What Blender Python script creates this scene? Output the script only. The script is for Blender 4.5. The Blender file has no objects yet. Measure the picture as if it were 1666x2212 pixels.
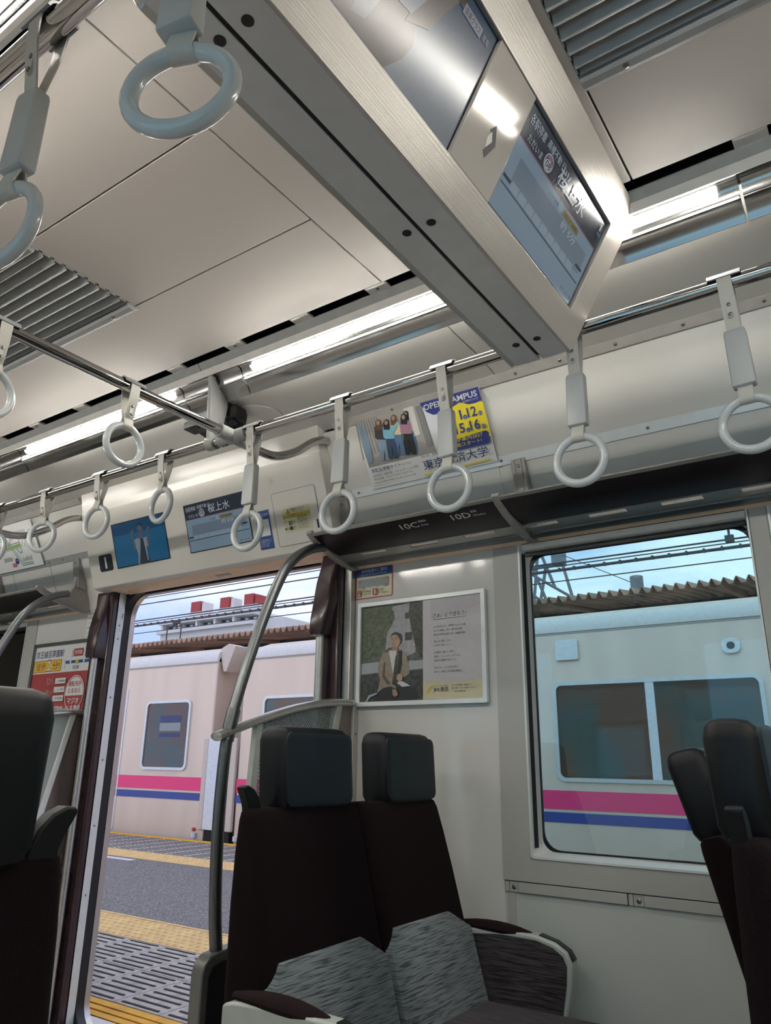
import bpy, bmesh, math, random
from mathutils import Vector, Matrix
random.seed(7)
S = bpy.context.scene
COL = S.collection
# ------------------------------------------------------------------ camera
# origin of the scene = the camera; x runs along the carriage, y across it towards the platform, z up
YAW, PITCH, ROLL, FPX = math.radians(34.7206), math.radians(18.3332), math.radians(0.7904), 1611.29
def cam_axes():
    cy, sy, cp, sp = math.cos(YAW), math.sin(YAW), math.cos(PITCH), math.sin(PITCH)
    f = Vector((-sy*cp, cy*cp, sp)); r = Vector((cy, sy, 0)); u = r.cross(f)
    return r*math.cos(ROLL)+u*math.sin(ROLL), u*math.cos(ROLL)-r*math.sin(ROLL), f
cr, cu, cf = cam_axes()
cam = bpy.data.cameras.new('camera'); camo = bpy.data.objects.new('camera', cam); COL.objects.link(camo)
camo.matrix_world = Matrix(((cr.x, cu.x, -cf.x, 0), (cr.y, cu.y, -cf.y, 0), (cr.z, cu.z, -cf.z, 0), (0, 0, 0, 1)))
cam.sensor_fit = 'HORIZONTAL'; cam.sensor_width = 36.0; cam.lens = 36.0*FPX/1666.0
cam.clip_start = 0.02; cam.clip_end = 600
S.camera = camo
# ------------------------------------------------------------------ sky, exposure
SKY_STRENGTH = 1.5
LED_STRENGTH = 88.0
S.view_settings.view_transform = 'Standard'; S.view_settings.look = 'None'
S.view_settings.exposure = 0.0; S.view_settings.gamma = 1.0; S.view_settings.use_curve_mapping = False
S.cycles.max_bounces = 8; S.cycles.diffuse_bounces = 4; S.cycles.glossy_bounces = 3; S.cycles.transmission_bounces = 2; S.cycles.transparent_max_bounces = 8
S.cycles.use_adaptive_sampling = True; S.cycles.adaptive_threshold = 0.06; S.cycles.adaptive_min_samples = 24; S.cycles.use_light_tree = False
S.cycles.caustics_reflective = False; S.cycles.caustics_refractive = False
W = bpy.data.worlds.new('overcast_sky'); S.world = W; W.use_nodes = True
nt = W.node_tree; nt.nodes.clear()
wo = nt.nodes.new('ShaderNodeOutputWorld'); bg = nt.nodes.new('ShaderNodeBackground')
tc = nt.nodes.new('ShaderNodeTexCoord'); mp = nt.nodes.new('ShaderNodeMapping'); mp.inputs['Scale'].default_value = (1.0, 1.0, 2.6)
nz = nt.nodes.new('ShaderNodeTexNoise'); nz.inputs['Scale'].default_value = 2.3; nz.inputs['Detail'].default_value = 6; nz.inputs['Roughness'].default_value = 0.55
rp = nt.nodes.new('ShaderNodeValToRGB')
rp.color_ramp.elements[0].position = 0.36; rp.color_ramp.elements[0].color = (0.35, 0.47, 0.78, 1)
rp.color_ramp.elements[1].position = 0.62; rp.color_ramp.elements[1].color = (0.86, 0.865, 0.92, 1)
nt.links.new(tc.outputs['Generated'], mp.inputs['Vector']); nt.links.new(mp.outputs['Vector'], nz.inputs['Vector'])
nt.links.new(nz.outputs['Fac'], rp.inputs['Fac']); nt.links.new(rp.outputs['Color'], bg.inputs['Color'])
bg.inputs['Strength'].default_value = SKY_STRENGTH
nt.links.new(bg.outputs['Background'], wo.inputs['Surface'])

# ------------------------------------------------------------------ materials
MATS = {}
def mat(name, col, rough=0.5, metal=0.0, var=0.04, scale=30.0, bump=0.0, emit=0.0, spec=0.5, coat=0.0, sheen=0.0, stretch=(1, 1, 1)):
    m = bpy.data.materials.new(name); m.use_nodes = True; n = m.node_tree; b = n.nodes['Principled BSDF']
    b.inputs['Roughness'].default_value = rough; b.inputs['Metallic'].default_value = metal
    b.inputs['Specular IOR Level'].default_value = spec; b.inputs['Coat Weight'].default_value = coat
    b.inputs['Coat Roughness'].default_value = 0.08
    if sheen: b.inputs['Sheen Weight'].default_value = sheen
    t = n.nodes.new('ShaderNodeTexCoord'); mpn = n.nodes.new('ShaderNodeMapping'); mpn.inputs['Scale'].default_value = stretch
    z = n.nodes.new('ShaderNodeTexNoise'); z.inputs['Scale'].default_value = scale; z.inputs['Detail'].default_value = 3 if (bump or var > 0.1) else 0
    n.links.new(t.outputs['Object'], mpn.inputs['Vector']); n.links.new(mpn.outputs['Vector'], z.inputs['Vector'])
    r = n.nodes.new('ShaderNodeValToRGB'); r.color_ramp.elements[0].position = 0.3; r.color_ramp.elements[1].position = 0.7
    r.color_ramp.elements[0].color = tuple(max(0, c*(1-var)) for c in col)+(1,); r.color_ramp.elements[1].color = tuple(min(1, c*(1+var)) for c in col)+(1,)
    n.links.new(z.outputs['Fac'], r.inputs['Fac'])
    if emit:
        b.inputs['Base Color'].default_value = (0.01, 0.01, 0.012, 1)
        n.links.new(r.outputs['Color'], b.inputs['Emission Color']); b.inputs['Emission Strength'].default_value = emit
    else:
        n.links.new(r.outputs['Color'], b.inputs['Base Color'])
    if bump:
        bp = n.nodes.new('ShaderNodeBump'); bp.inputs['Strength'].default_value = bump; bp.inputs['Distance'].default_value = 0.002
        n.links.new(z.outputs['Fac'], bp.inputs['Height']); n.links.new(bp.outputs['Normal'], b.inputs['Normal'])
    MATS[name] = m
    return m
def glass_mat(name, tint, refl=1.0, rough=0.0, haze=0.0, hazecol=(0.5, 0.55, 0.55)):
    m = bpy.data.materials.new(name); m.use_nodes = True; n = m.node_tree; n.nodes.clear()
    o = n.nodes.new('ShaderNodeOutputMaterial'); tr = n.nodes.new('ShaderNodeBsdfTransparent'); gl = n.nodes.new('ShaderNodeBsdfGlossy')
    fr = n.nodes.new('ShaderNodeFresnel'); fr.inputs['IOR'].default_value = 1.5; mx = n.nodes.new('ShaderNodeMixShader')
    z = n.nodes.new('ShaderNodeTexNoise'); z.inputs['Scale'].default_value = 3.0
    r = n.nodes.new('ShaderNodeValToRGB'); r.color_ramp.elements[0].color = tuple(c*0.99 for c in tint)+(1,); r.color_ramp.elements[1].color = tuple(tint)+(1,)
    n.links.new(z.outputs['Fac'], r.inputs['Fac']); n.links.new(r.outputs['Color'], tr.inputs['Color'])
    gl.inputs['Roughness'].default_value = rough; gl.inputs['Color'].default_value = (refl, refl, refl, 1)
    n.links.new(fr.outputs['Fac'], mx.inputs['Fac']); n.links.new(tr.outputs['BSDF'], mx.inputs[1]); n.links.new(gl.outputs['BSDF'], mx.inputs[2])
    last = mx
    if haze:
        df = n.nodes.new('ShaderNodeBsdfDiffuse'); df.inputs['Color'].default_value = tuple(hazecol)+(1,)
        m2 = n.nodes.new('ShaderNodeMixShader'); m2.inputs['Fac'].default_value = haze
        n.links.new(mx.outputs['Shader'], m2.inputs[1]); n.links.new(df.outputs['BSDF'], m2.inputs[2]); last = m2
    n.links.new(last.outputs['Shader'], o.inputs['Surface'])
    MATS[name] = m
    return m
mat('ceiling_paint', (0.76, 0.705, 0.66), 0.45, var=0.01, scale=4)
mat('wall_white', (0.76, 0.745, 0.70), 0.22, var=0.012, scale=5)
mat('wall_gloss', (0.70, 0.685, 0.655), 0.10, var=0.012, scale=5)
mat('surround_grey', (0.46, 0.455, 0.43), 0.28, var=0.015, scale=6)
mat('lower_wall', (0.56, 0.58, 0.555), 0.25, var=0.012, scale=5)
mat('ink_shadow', (0.16, 0.165, 0.16), 0.6)
mat('groove_dark', (0.015, 0.015, 0.016), 0.8)
mat('black_plastic', (0.012, 0.013, 0.015), 0.45)
mat('rubber', (0.012, 0.013, 0.016), 0.35)
mat('chrome', (0.52, 0.51, 0.49), 0.05, 1.0, var=0.02)
mat('satin_steel', (0.19, 0.205, 0.21), 0.36, 0.9, var=0.03, scale=60)
mat('aluminium', (0.58, 0.58, 0.56), 0.32, 0.85, var=0.03, scale=50)
mat('alu_bright', (0.80, 0.83, 0.83), 0.3, 0.2, var=0.02)
mat('reflector', (0.42, 0.42, 0.415), 0.18, 1.0, var=0.03, scale=8, stretch=(0.2, 20, 20))
mat('trim_white', (0.72, 0.70, 0.66), 0.35)
mat('bracket_grey', (0.34, 0.35, 0.34), 0.4)
mat('louver_grey', (0.38, 0.39, 0.39), 0.45, 0.2)
mat('monitor_grey', (0.68, 0.67, 0.67), 0.16, 0.0, var=0.02)
mat('monitor_panel', (0.58, 0.55, 0.51), 0.09, 0.2, var=0.01)
mat('strap_belt', (0.58, 0.57, 0.52), 0.42, bump=0.1, scale=200)
mat('strap_sleeve', (0.50, 0.52, 0.52), 0.35, var=0.02)
mat('strap_ring', (0.56, 0.60, 0.61), 0.22, var=0.02, coat=0.4)
mat('clip_grey', (0.26, 0.28, 0.28), 0.4)
mat('rack_brown', (0.020, 0.014, 0.016), 0.32, var=0.1, spec=0.3)
mat('rack_alu', (0.40, 0.40, 0.38), 0.35, 0.7)
mat('rack_fin', (0.34, 0.325, 0.31), 0.38)
mat('pillar_brown', (0.044, 0.023, 0.027), 0.24, var=0.1, coat=0.15)
mat('header_white', (0.76, 0.735, 0.68), 0.18, var=0.01, scale=4)
mat('underside_reflection', (0.90, 0.66, 0.47), 0.35, 0.1)  # tan stands in for warm light reflected off the platform
mat('rail_beige', (0.50, 0.48, 0.45), 0.4)
mat('door_steel', (0.62, 0.58, 0.55), 0.28, 0.9, var=0.05, scale=6, stretch=(60, 60, 1))
mat('brushed_panel', (0.24, 0.20, 0.19), 0.35, 0.5, var=0.12, scale=12, stretch=(4, 4, 90))
mat('seat_maroon', (0.0085, 0.0042, 0.0050), 0.95, var=0.3, scale=260, bump=0.25, spec=0.15)
mat('seat_leather', (0.0035, 0.0046, 0.0060), 0.5, var=0.1, scale=300, bump=0.08, spec=0.3)
mat('headrest_front', (0.0085, 0.0150, 0.0200), 0.5, var=0.08, scale=300, bump=0.06, spec=0.4)
mat('arm_shell', (0.48, 0.52, 0.49), 0.3)
mat('arm_pad', (0.012, 0.0045, 0.0055), 0.85, var=0.2, scale=200, spec=0.2)
mat('partition_board', (0.010, 0.012, 0.016), 0.5)
mat('board_edge', (0.20, 0.20, 0.19), 0.4, 0.4)
mat('screw_metal', (0.22, 0.22, 0.21), 0.3, 0.9)
mat('pedestal', (0.05, 0.05, 0.055), 0.5)
mat('floor_vinyl', (0.60, 0.55, 0.51), 0.5, var=0.15, scale=40)
mat('led_lens', (1.0, 0.955, 0.87), 0.5, emit=LED_STRENGTH, var=0.0)
mat('led_edge', (1.0, 0.97, 0.90), 0.5, emit=LED_STRENGTH*1.3, var=0.0)
glass_mat('window_glass', (0.75, 0.92, 0.91))
glass_mat('clear_glass', (0.86, 0.93, 0.93))
glass_mat('frosted_glass', (0.66, 0.74, 0.72), haze=0.55, hazecol=(0.55, 0.62, 0.60), rough=0.2)
mat('reflection_glass', (0.060, 0.046, 0.038), 0.04, spec=0.8, var=0.3, scale=1.6, stretch=(1.2, 1, 0.7))
for n_ in MATS['reflection_glass'].node_tree.nodes:
    if n_.type == 'VALTORGB': n_.color_ramp.elements[0].color = (0.105, 0.058, 0.040, 1); n_.color_ramp.elements[1].color = (0.040, 0.078, 0.080, 1); n_.color_ramp.elements[0].position = 0.45; n_.color_ramp.elements[1].position = 0.62  # brown and teal patches stand in for reflections in the panes
mat('train_body', (0.71, 0.565, 0.475), 0.42, 0.25, var=0.04, scale=1.5, stretch=(3, 3, 0.4))
mat('train_roof', (0.72, 0.69, 0.67), 0.5)
mat('train_frame', (0.70, 0.71, 0.72), 0.3, 0.4)
mat('train_white', (0.74, 0.76, 0.82), 0.4)
mat('train_cream', (0.66, 0.56, 0.49), 0.45)
mat('stripe_pink', (0.90, 0.05, 0.21), 0.4, var=0.02)
mat('stripe_blue', (0.045, 0.075, 0.32), 0.4, var=0.02)
mat('under_black', (0.012, 0.011, 0.011), 0.7)
mat('canopy_rust', (0.42, 0.265, 0.19), 0.8, var=0.4, scale=1.5, stretch=(1.2, 0.4, 0.6))
mat('canopy_beam', (0.035, 0.036, 0.045), 0.6)
mat('canopy_edge', (0.45, 0.46, 0.46), 0.6)
mat('wire', (0.055, 0.055, 0.065), 0.5)
mat('tower_steel', (0.22, 0.22, 0.235), 0.5, 0.3)
mat('building_white', (0.72, 0.71, 0.70), 0.7)
mat('building_glass', (0.20, 0.21, 0.22), 0.2)
mat('roof_red', (0.42, 0.055, 0.055), 0.6)
mat('concrete', (0.50, 0.455, 0.43), 0.85, var=0.25, scale=14, bump=0.3)
mat('slab_concrete', (0.27, 0.25, 0.24), 0.85, var=0.22, scale=9, bump=0.2)
mat('grip_dark', (0.045, 0.045, 0.048), 0.8)
mat('tactile_yellow', (0.80, 0.54, 0.24), 0.75, var=0.1, scale=10)
mat('edge_yellow', (0.78, 0.40, 0.04), 0.7, var=0.12, scale=10)
mat('ground_gravel', (0.16, 0.14, 0.125), 0.9, var=0.4, scale=3)
def asphalt():
    m = mat('asphalt', (0.15, 0.14, 0.14), 0.75, var=0.25, scale=60, bump=0.5); n = m.node_tree; b = n.nodes['Principled BSDF']
    v = n.nodes.new('ShaderNodeTexNoise'); v.inputs['Scale'].default_value = 95; v.inputs['Detail'].default_value = 1
    t = [x for x in n.nodes if x.type == 'TEX_COORD'][0]; n.links.new(t.outputs['Object'], v.inputs['Vector'])
    r = n.nodes.new('ShaderNodeValToRGB'); r.color_ramp.elements[0].position = 0.57; r.color_ramp.elements[0].color = (0, 0, 0, 1); r.color_ramp.elements[1].position = 0.68; r.color_ramp.elements[1].color = (1, 1, 1, 1)
    n.links.new(v.outputs['Fac'], r.inputs['Fac'])
    mx = n.nodes.new('ShaderNodeMix'); mx.data_type = 'RGBA'; old = b.inputs['Base Color'].links[0].from_socket
    n.links.new(r.outputs['Color'], mx.inputs['Factor']); n.links.new(old, mx.inputs['A']); mx.inputs['B'].default_value = (0.46, 0.44, 0.44, 1)
    n.links.new(mx.outputs['Result'], b.inputs['Base Color'])
asphalt()
def fabric(name, a, bcol, c, sc=(15, 15, 300)):
    m = bpy.data.materials.new(name); m.use_nodes = True; n = m.node_tree; b = n.nodes['Principled BSDF']
    b.inputs['Roughness'].default_value = 0.9; b.inputs['Sheen Weight'].default_value = 0.15; b.inputs['Specular IOR Level'].default_value = 0.2
    t = n.nodes.new('ShaderNodeTexCoord'); mp1 = n.nodes.new('ShaderNodeMapping'); mp1.inputs['Scale'].default_value = sc; mp1.inputs['Rotation'].default_value = (0.10, 0, 0) if sc[2] > 100 else (0, 0, 0)
    z1 = n.nodes.new('ShaderNodeTexNoise'); z1.inputs['Scale'].default_value = 1.0; z1.inputs['Detail'].default_value = 2.5
    z2 = n.nodes.new('ShaderNodeTexNoise'); z2.inputs['Scale'].default_value = 400; z2.inputs['Detail'].default_value = 1
    n.links.new(t.outputs['Object'], mp1.inputs['Vector']); n.links.new(mp1.outputs['Vector'], z1.inputs['Vector']); n.links.new(t.outputs['Object'], z2.inputs['Vector'])
    r = n.nodes.new('ShaderNodeValToRGB'); e = r.color_ramp.elements
    e[0].position = 0.36; e[0].color = a+(1,); e[1].position = 0.62; e[1].color = c+(1,)
    x = e.new(0.47); x.color = bcol+(1,)
    n.links.new(z1.outputs['Fac'], r.inputs['Fac']); n.links.new(r.outputs['Color'], b.inputs['Base Color'])
    bp = n.nodes.new('ShaderNodeBump'); bp.inputs['Strength'].default_value = 0.35; bp.inputs['Distance'].default_value = 0.004
    n.links.new(z1.outputs['Fac'], bp.inputs['Height']); n.links.new(bp.outputs['Normal'], b.inputs['Normal'])
    MATS[name] = m
fabric('fabric_light', (0.070, 0.078, 0.088), (0.19, 0.22, 0.235), (0.26, 0.295, 0.31))
fabric('fabric_dark', (0.016, 0.013, 0.016), (0.048, 0.040, 0.044), (0.085, 0.074, 0.078))
fabric('fabric_seat', (0.016, 0.013, 0.016), (0.048, 0.040, 0.044), (0.085, 0.074, 0.078), (15, 260, 15))
def dotted_glass():
    m = bpy.data.materials.new('dotted_glass'); m.use_nodes = True; n = m.node_tree; n.nodes.clear()
    o = n.nodes.new('ShaderNodeOutputMaterial'); tr = n.nodes.new('ShaderNodeBsdfTransparent'); tr.inputs['Color'].default_value = (0.85, 0.92, 0.92, 1)
    df = n.nodes.new('ShaderNodeBsdfDiffuse'); df.inputs['Color'].default_value = (0.62, 0.66, 0.64, 1); dk = n.nodes.new('ShaderNodeBsdfDiffuse'); dk.inputs['Color'].default_value = (0.05, 0.06, 0.06, 1)
    t = n.nodes.new('ShaderNodeTexCoord'); mp1 = n.nodes.new('ShaderNodeMapping'); mp1.inputs['Scale'].default_value = (0, 130, 130); mp1.inputs['Rotation'].default_value = (math.radians(45), 0, 0)
    fr = n.nodes.new('ShaderNodeVectorMath'); fr.operation = 'FRACTION'; sb = n.nodes.new('ShaderNodeVectorMath'); sb.operation = 'SUBTRACT'; sb.inputs[1].default_value = (0, 0.5, 0.5)
    ln = n.nodes.new('ShaderNodeVectorMath'); ln.operation = 'LENGTH'; lt = n.nodes.new('ShaderNodeMath'); lt.operation = 'LESS_THAN'; lt.inputs[1].default_value = 0.30
    n.links.new(t.outputs['Object'], mp1.inputs['Vector']); n.links.new(mp1.outputs['Vector'], fr.inputs[0]); n.links.new(fr.outputs[0], sb.inputs[0]); n.links.new(sb.outputs[0], ln.inputs[0]); n.links.new(ln.outputs['Value'], lt.inputs[0])
    m0 = n.nodes.new('ShaderNodeMixShader'); m0.inputs['Fac'].default_value = 0.45; n.links.new(tr.outputs[0], m0.inputs[1]); n.links.new(dk.outputs[0], m0.inputs[2])
    m1 = n.nodes.new('ShaderNodeMixShader'); n.links.new(lt.outputs[0], m1.inputs['Fac']); n.links.new(m0.outputs[0], m1.inputs[1]); n.links.new(df.outputs[0], m1.inputs[2])
    n.links.new(m1.outputs[0], o.inputs['Surface']); MATS['dotted_glass'] = m
dotted_glass()
# inks (printed paper) and lit screen colours
INK = dict(p_dgreen=(.10, .115, .10), p_grey=(.36, .36, .38), p_dark=(.05, .055, .05), p_green=(.085, .11, .06), p_olive=(.055, .06, .045), p_lgrey=(.36, .39, .40),
    p_black=(.022, .022, .024), p_beige=(.30, .25, .19), p_brown=(.13, .09, .065), p_white=(.66, .66, .67), p_skin2=(.36, .23, .16), p_skin=(.47, .31, .22), p_lilac=(.56, .53, .55), p_lilac2=(.50, .475, .50),
    p_cream=(.62, .57, .38), p_orange=(.60, .40, .10), q_wall=(.44, .42, .385), q_floor=(.36, .34, .32), q_slat=(.25, .25, .25), q_pil=(.72, .70, .66), q_denim2=(.24, .33, .44), q_denim=(.10, .18, .32),
    q_cream=(.70, .62, .56), q_cream2=(.72, .62, .40), q_brown=(.16, .09, .05), q_plaid=(.05, .045, .05), q_sky=(.22, .48, .62), q_navy=(.05, .08, .14), q_mauve=(.36, .20, .28), q_fade=(.72, .74, .78),
    q_yellow=(.80, .66, .03), q_blue=(.035, .05, .25), paper=(.88, .88, .87), ink_red=(.42, .07, .075), ink_navy=(.03, .045, .16), ink_black=(.03, .03, .035), ink_blue=(.03, .09, .30), ink_white=(.78, .78, .77),
    ink_cream=(.68, .66, .45), ink_grey=(.26, .30, .32), ink_yellow=(.72, .55, .06), ink_mustard=(.56, .44, .07), ink_teal=(.10, .34, .28), ink_green=(.30, .45, .14), ink_sign=(.02, .024, .032), ink_pink=(.62, .10, .16), ink_wear=(.55, .40, .40))
for k, c in INK.items(): mat(k, c, 0.38, var=0.55 if k in ('p_green', 'p_olive', 'p_dark', 'p_dgreen') else 0.10 if k in ('p_beige', 'q_denim', 'q_denim2', 'p_grey') else 0.015, scale=70 if k.startswith('p_') else 20)
LIT = dict(s_blue=(.018, .145, .30), s_blue2=(.012, .085, .19), s_dark=(.035, .05, .075), s_white=(.28, .32, .38), s_skin=(.12, .13, .16), l_band=(.035, .045, .065), l_light=(.26, .37, .47), l_panel=(.19, .26, .33), l_cell=(.32, .42, .50),
    l_line=(.03, .05, .08), l_white=(.55, .62, .68), l_yellow=(.24, .19, .05), l_pink=(.22, .10, .14), v_low=(.20, .24, .27), v_mid=(.09, .13, .19), v_top=(.035, .07, .125), v_skin=(.17, .14, .12), v_cloth=(.24, .235, .24), v_pale=(.30, .31, .36), v_dark=(.05, .04, .045))
for k, c in LIT.items():
    mat(k, c, 0.16, emit=0.42, var=0.03, scale=6).cycles.emission_sampling = 'NONE'

def video_gradient():
    # dusk-blue backdrop of the advertising film, pale at the foot
    m = mat('video_gradient', (0.1, 0.1, 0.1), 0.16, emit=0.42); n = m.node_tree; b = n.nodes['Principled BSDF']
    t = [x for x in n.nodes if x.type == 'TEX_COORD'][0]; sx = n.nodes.new('ShaderNodeSeparateXYZ'); mr = n.nodes.new('ShaderNodeMapRange'); mr.inputs[1].default_value = 0.073; mr.inputs[2].default_value = 0.284
    r = n.nodes.new('ShaderNodeValToRGB'); e = r.color_ramp.elements; e[0].color = (0.27, 0.30, 0.33, 1); e[1].color = (0.02, 0.055, 0.11, 1); k = e.new(0.45); k.color = (0.12, 0.16, 0.21, 1)
    n.links.new(t.outputs['Object'], sx.inputs[0]); n.links.new(sx.outputs['Y'], mr.inputs[0]); n.links.new(mr.outputs[0], r.inputs['Fac']); n.links.new(r.outputs['Color'], b.inputs['Emission Color'])
video_gradient(); MATS['video_gradient'].cycles.emission_sampling = 'NONE'
# ------------------------------------------------------------------ mesh helpers
class MB:
    def __init__(s): s.v = []; s.f = []
    def add(s, v, f):
        o = len(s.v); s.v += [tuple(p) for p in v]; s.f += [tuple(i+o for i in q) for q in f]; return s
    def box(s, x0, x1, y0, y1, z0, z1):
        return s.add([(x0,y0,z0),(x1,y0,z0),(x1,y1,z0),(x0,y1,z0),(x0,y0,z1),(x1,y0,z1),(x1,y1,z1),(x0,y1,z1)], [(0,3,2,1),(4,5,6,7),(0,1,5,4),(1,2,6,5),(2,3,7,6),(3,0,4,7)])
    def prism(s, pts, ax, a, b):
        n = len(pts)
        def P(p, t): return (t, p[0], p[1]) if ax == 'x' else ((p[0], t, p[1]) if ax == 'y' else (p[0], p[1], t))
        return s.add([P(p, a) for p in pts]+[P(p, b) for p in pts], [tuple(range(n))[::-1], tuple(range(n, 2*n))]+[(i, (i+1) % n, n+(i+1) % n, n+i) for i in range(n)])
    def sheet(s, line, ax, a, b, t):
        # open polyline given thickness t (offset to its left), extruded along ax
        L = [Vector(p) for p in line]; off = []
        for i, p in enumerate(L):
            d = (L[min(i+1, len(L)-1)]-L[max(i-1, 0)]).normalized(); off.append(p+Vector((-d.y, d.x))*t)
        return s.prism([tuple(p) for p in L]+[tuple(p) for p in off[::-1]], ax, a, b)
    def loft(s, loops, caps=True):
        n = len(loops[0]); o = len(s.v); s.v += [tuple(p) for l in loops for p in l]
        for k in range(len(loops)-1):
            for i in range(n): s.f.append((o+k*n+i, o+k*n+(i+1) % n, o+(k+1)*n+(i+1) % n, o+(k+1)*n+i))
        if caps: s.f.append(tuple(o+i for i in range(n))[::-1]); s.f.append(tuple(o+(len(loops)-1)*n+i for i in range(n)))
        return s
    def tube(s, pts, r, n=12, caps=True, closed=False, radii=None):
        P = [Vector(p) for p in pts]; m = len(P); loops = []; up = None
        for i in range(m):
            if closed: d = P[(i+1) % m]-P[i-1]
            else: d = P[min(i+1, m-1)]-P[max(i-1, 0)]
            d.normalize()
            if up is None:
                up = Vector((0, 0, 1)) if abs(d.z) < 0.9 else Vector((1, 0, 0))
            a = d.cross(up).normalized(); up = a.cross(d).normalized(); rr = radii[i] if radii else r
            loops.append([P[i]+a*rr*math.cos(2*math.pi*k/n)+up*rr*math.sin(2*math.pi*k/n) for k in range(n)])
        if closed: loops.append(loops[0])
        return s.loft(loops, caps and not closed)
    def cyl(s, p, q, r, n=16): return s.tube([p, q], r, n)
    def ring(s, A, B, d0, d1, P):
        # solid ring between loops A and B (2D), extruded from depth d0 to d1; P maps (u, v, depth) to a point
        n = len(A); o = len(s.v); s.v += [P(u, v, d) for d in (d0, d1) for L in (A, B) for u, v in L]
        for i in range(n):
            j = (i+1) % n; a0, b0, a1, b1 = i, n+i, 2*n+i, 3*n+i; A0, B0, A1, B1 = j, n+j, 2*n+j, 3*n+j
            for q in ((a0, A0, B0, b0), (a1, b1, B1, A1), (a0, a1, A1, A0), (b0, B0, B1, b1)): s.f.append(tuple(o+k for k in q))
        return s
    def mesh(s, name, smooth=False):
        me = bpy.data.meshes.new(name); me.from_pydata(s.v, [], s.f); bm = bmesh.new(); bm.from_mesh(me)
        bmesh.ops.recalc_face_normals(bm, faces=bm.faces); bm.to_mesh(me); bm.free()
        if smooth: me.shade_smooth(); me.set_sharp_from_angle(angle=math.radians(38))
        return me
    def build(s, name, m, parent=None, smooth=False, bevel=0.0, loc=None, kind=None):
        me = s.mesh(name, smooth or bevel > 0); me.materials.append(MATS[m]); return link(name, me, parent, bevel, loc, kind)
ABS = set()
def link(name, me, parent=None, bevel=0.0, loc=None, kind=None):
    o = bpy.data.objects.new(name, me); COL.objects.link(o)
    if parent is not None:
        o.parent = parent
        if parent.name in ABS and not loc: o.location = -Vector(parent.location)   # mesh given in carriage coordinates
    if loc: o.location = loc
    if bevel:
        b = o.modifiers.new('bevel', 'BEVEL'); b.width = bevel; b.segments = 2; b.limit_method = 'ANGLE'; b.angle_limit = math.radians(40)
    if kind: o['kind'] = kind
    return o
def tag(o, label, cat, group=None):
    o['label'] = label; o['category'] = cat
    if group: o['group'] = group
    return o
def thing(name, label, cat, loc=(0, 0, 0), rz=0.0, group=None):
    o = bpy.data.objects.new(name, None); COL.objects.link(o); o.location = loc; o.rotation_euler = (0, 0, rz); o.empty_display_size = 0.1
    return tag(o, label, cat, group)
def athing(name, label, cat, loc, group=None):
    o = thing(name, label, cat, loc, 0.0, group); ABS.add(o.name); return o
def struct(name, label=None):
    o = bpy.data.objects.new(name, None); COL.objects.link(o); o['kind'] = 'structure'; o.empty_display_size = 0.1
    if label: o['label'] = label
    return o
def rrect(u0, u1, v0, v1, r, n=6):
    out = []
    for cx, cy, a in ((u1-r, v1-r, 0), (u0+r, v1-r, 90), (u0+r, v0+r, 180), (u1-r, v0+r, 270)):
        for k in range(n+1):
            t = math.radians(a+90*k/n); out.append((cx+r*math.cos(t), cy+r*math.sin(t)))
    return out
def XZ(u, v, d): return (u, d, v)
def curve_pts(ctrl, n=10):
    # Catmull-Rom through control points
    P = [Vector(c) for c in ctrl]; P = [P[0]*2-P[1]]+P+[P[-1]*2-P[-2]]; out = []
    for i in range(1, len(P)-2):
        for k in range(n):
            t = k/n; a, b, c, d = P[i-1:i+3]
            out.append(0.5*((2*b)+(c-a)*t+(2*a-5*b+4*c-d)*t*t+(3*b-a-3*c+d)*t**3))
    out.append(P[-2]); return out
def screw(parent, p, axis, r=0.006, m='screw_metal', name='screw'):
    a = Vector(axis).normalized(); return MB().tube([Vector(p)-a*0.001, Vector(p)+a*0.0016, Vector(p)+a*0.003], r, 10, radii=[r, r, r*0.6]).build(name, m, parent, smooth=True)
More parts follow.
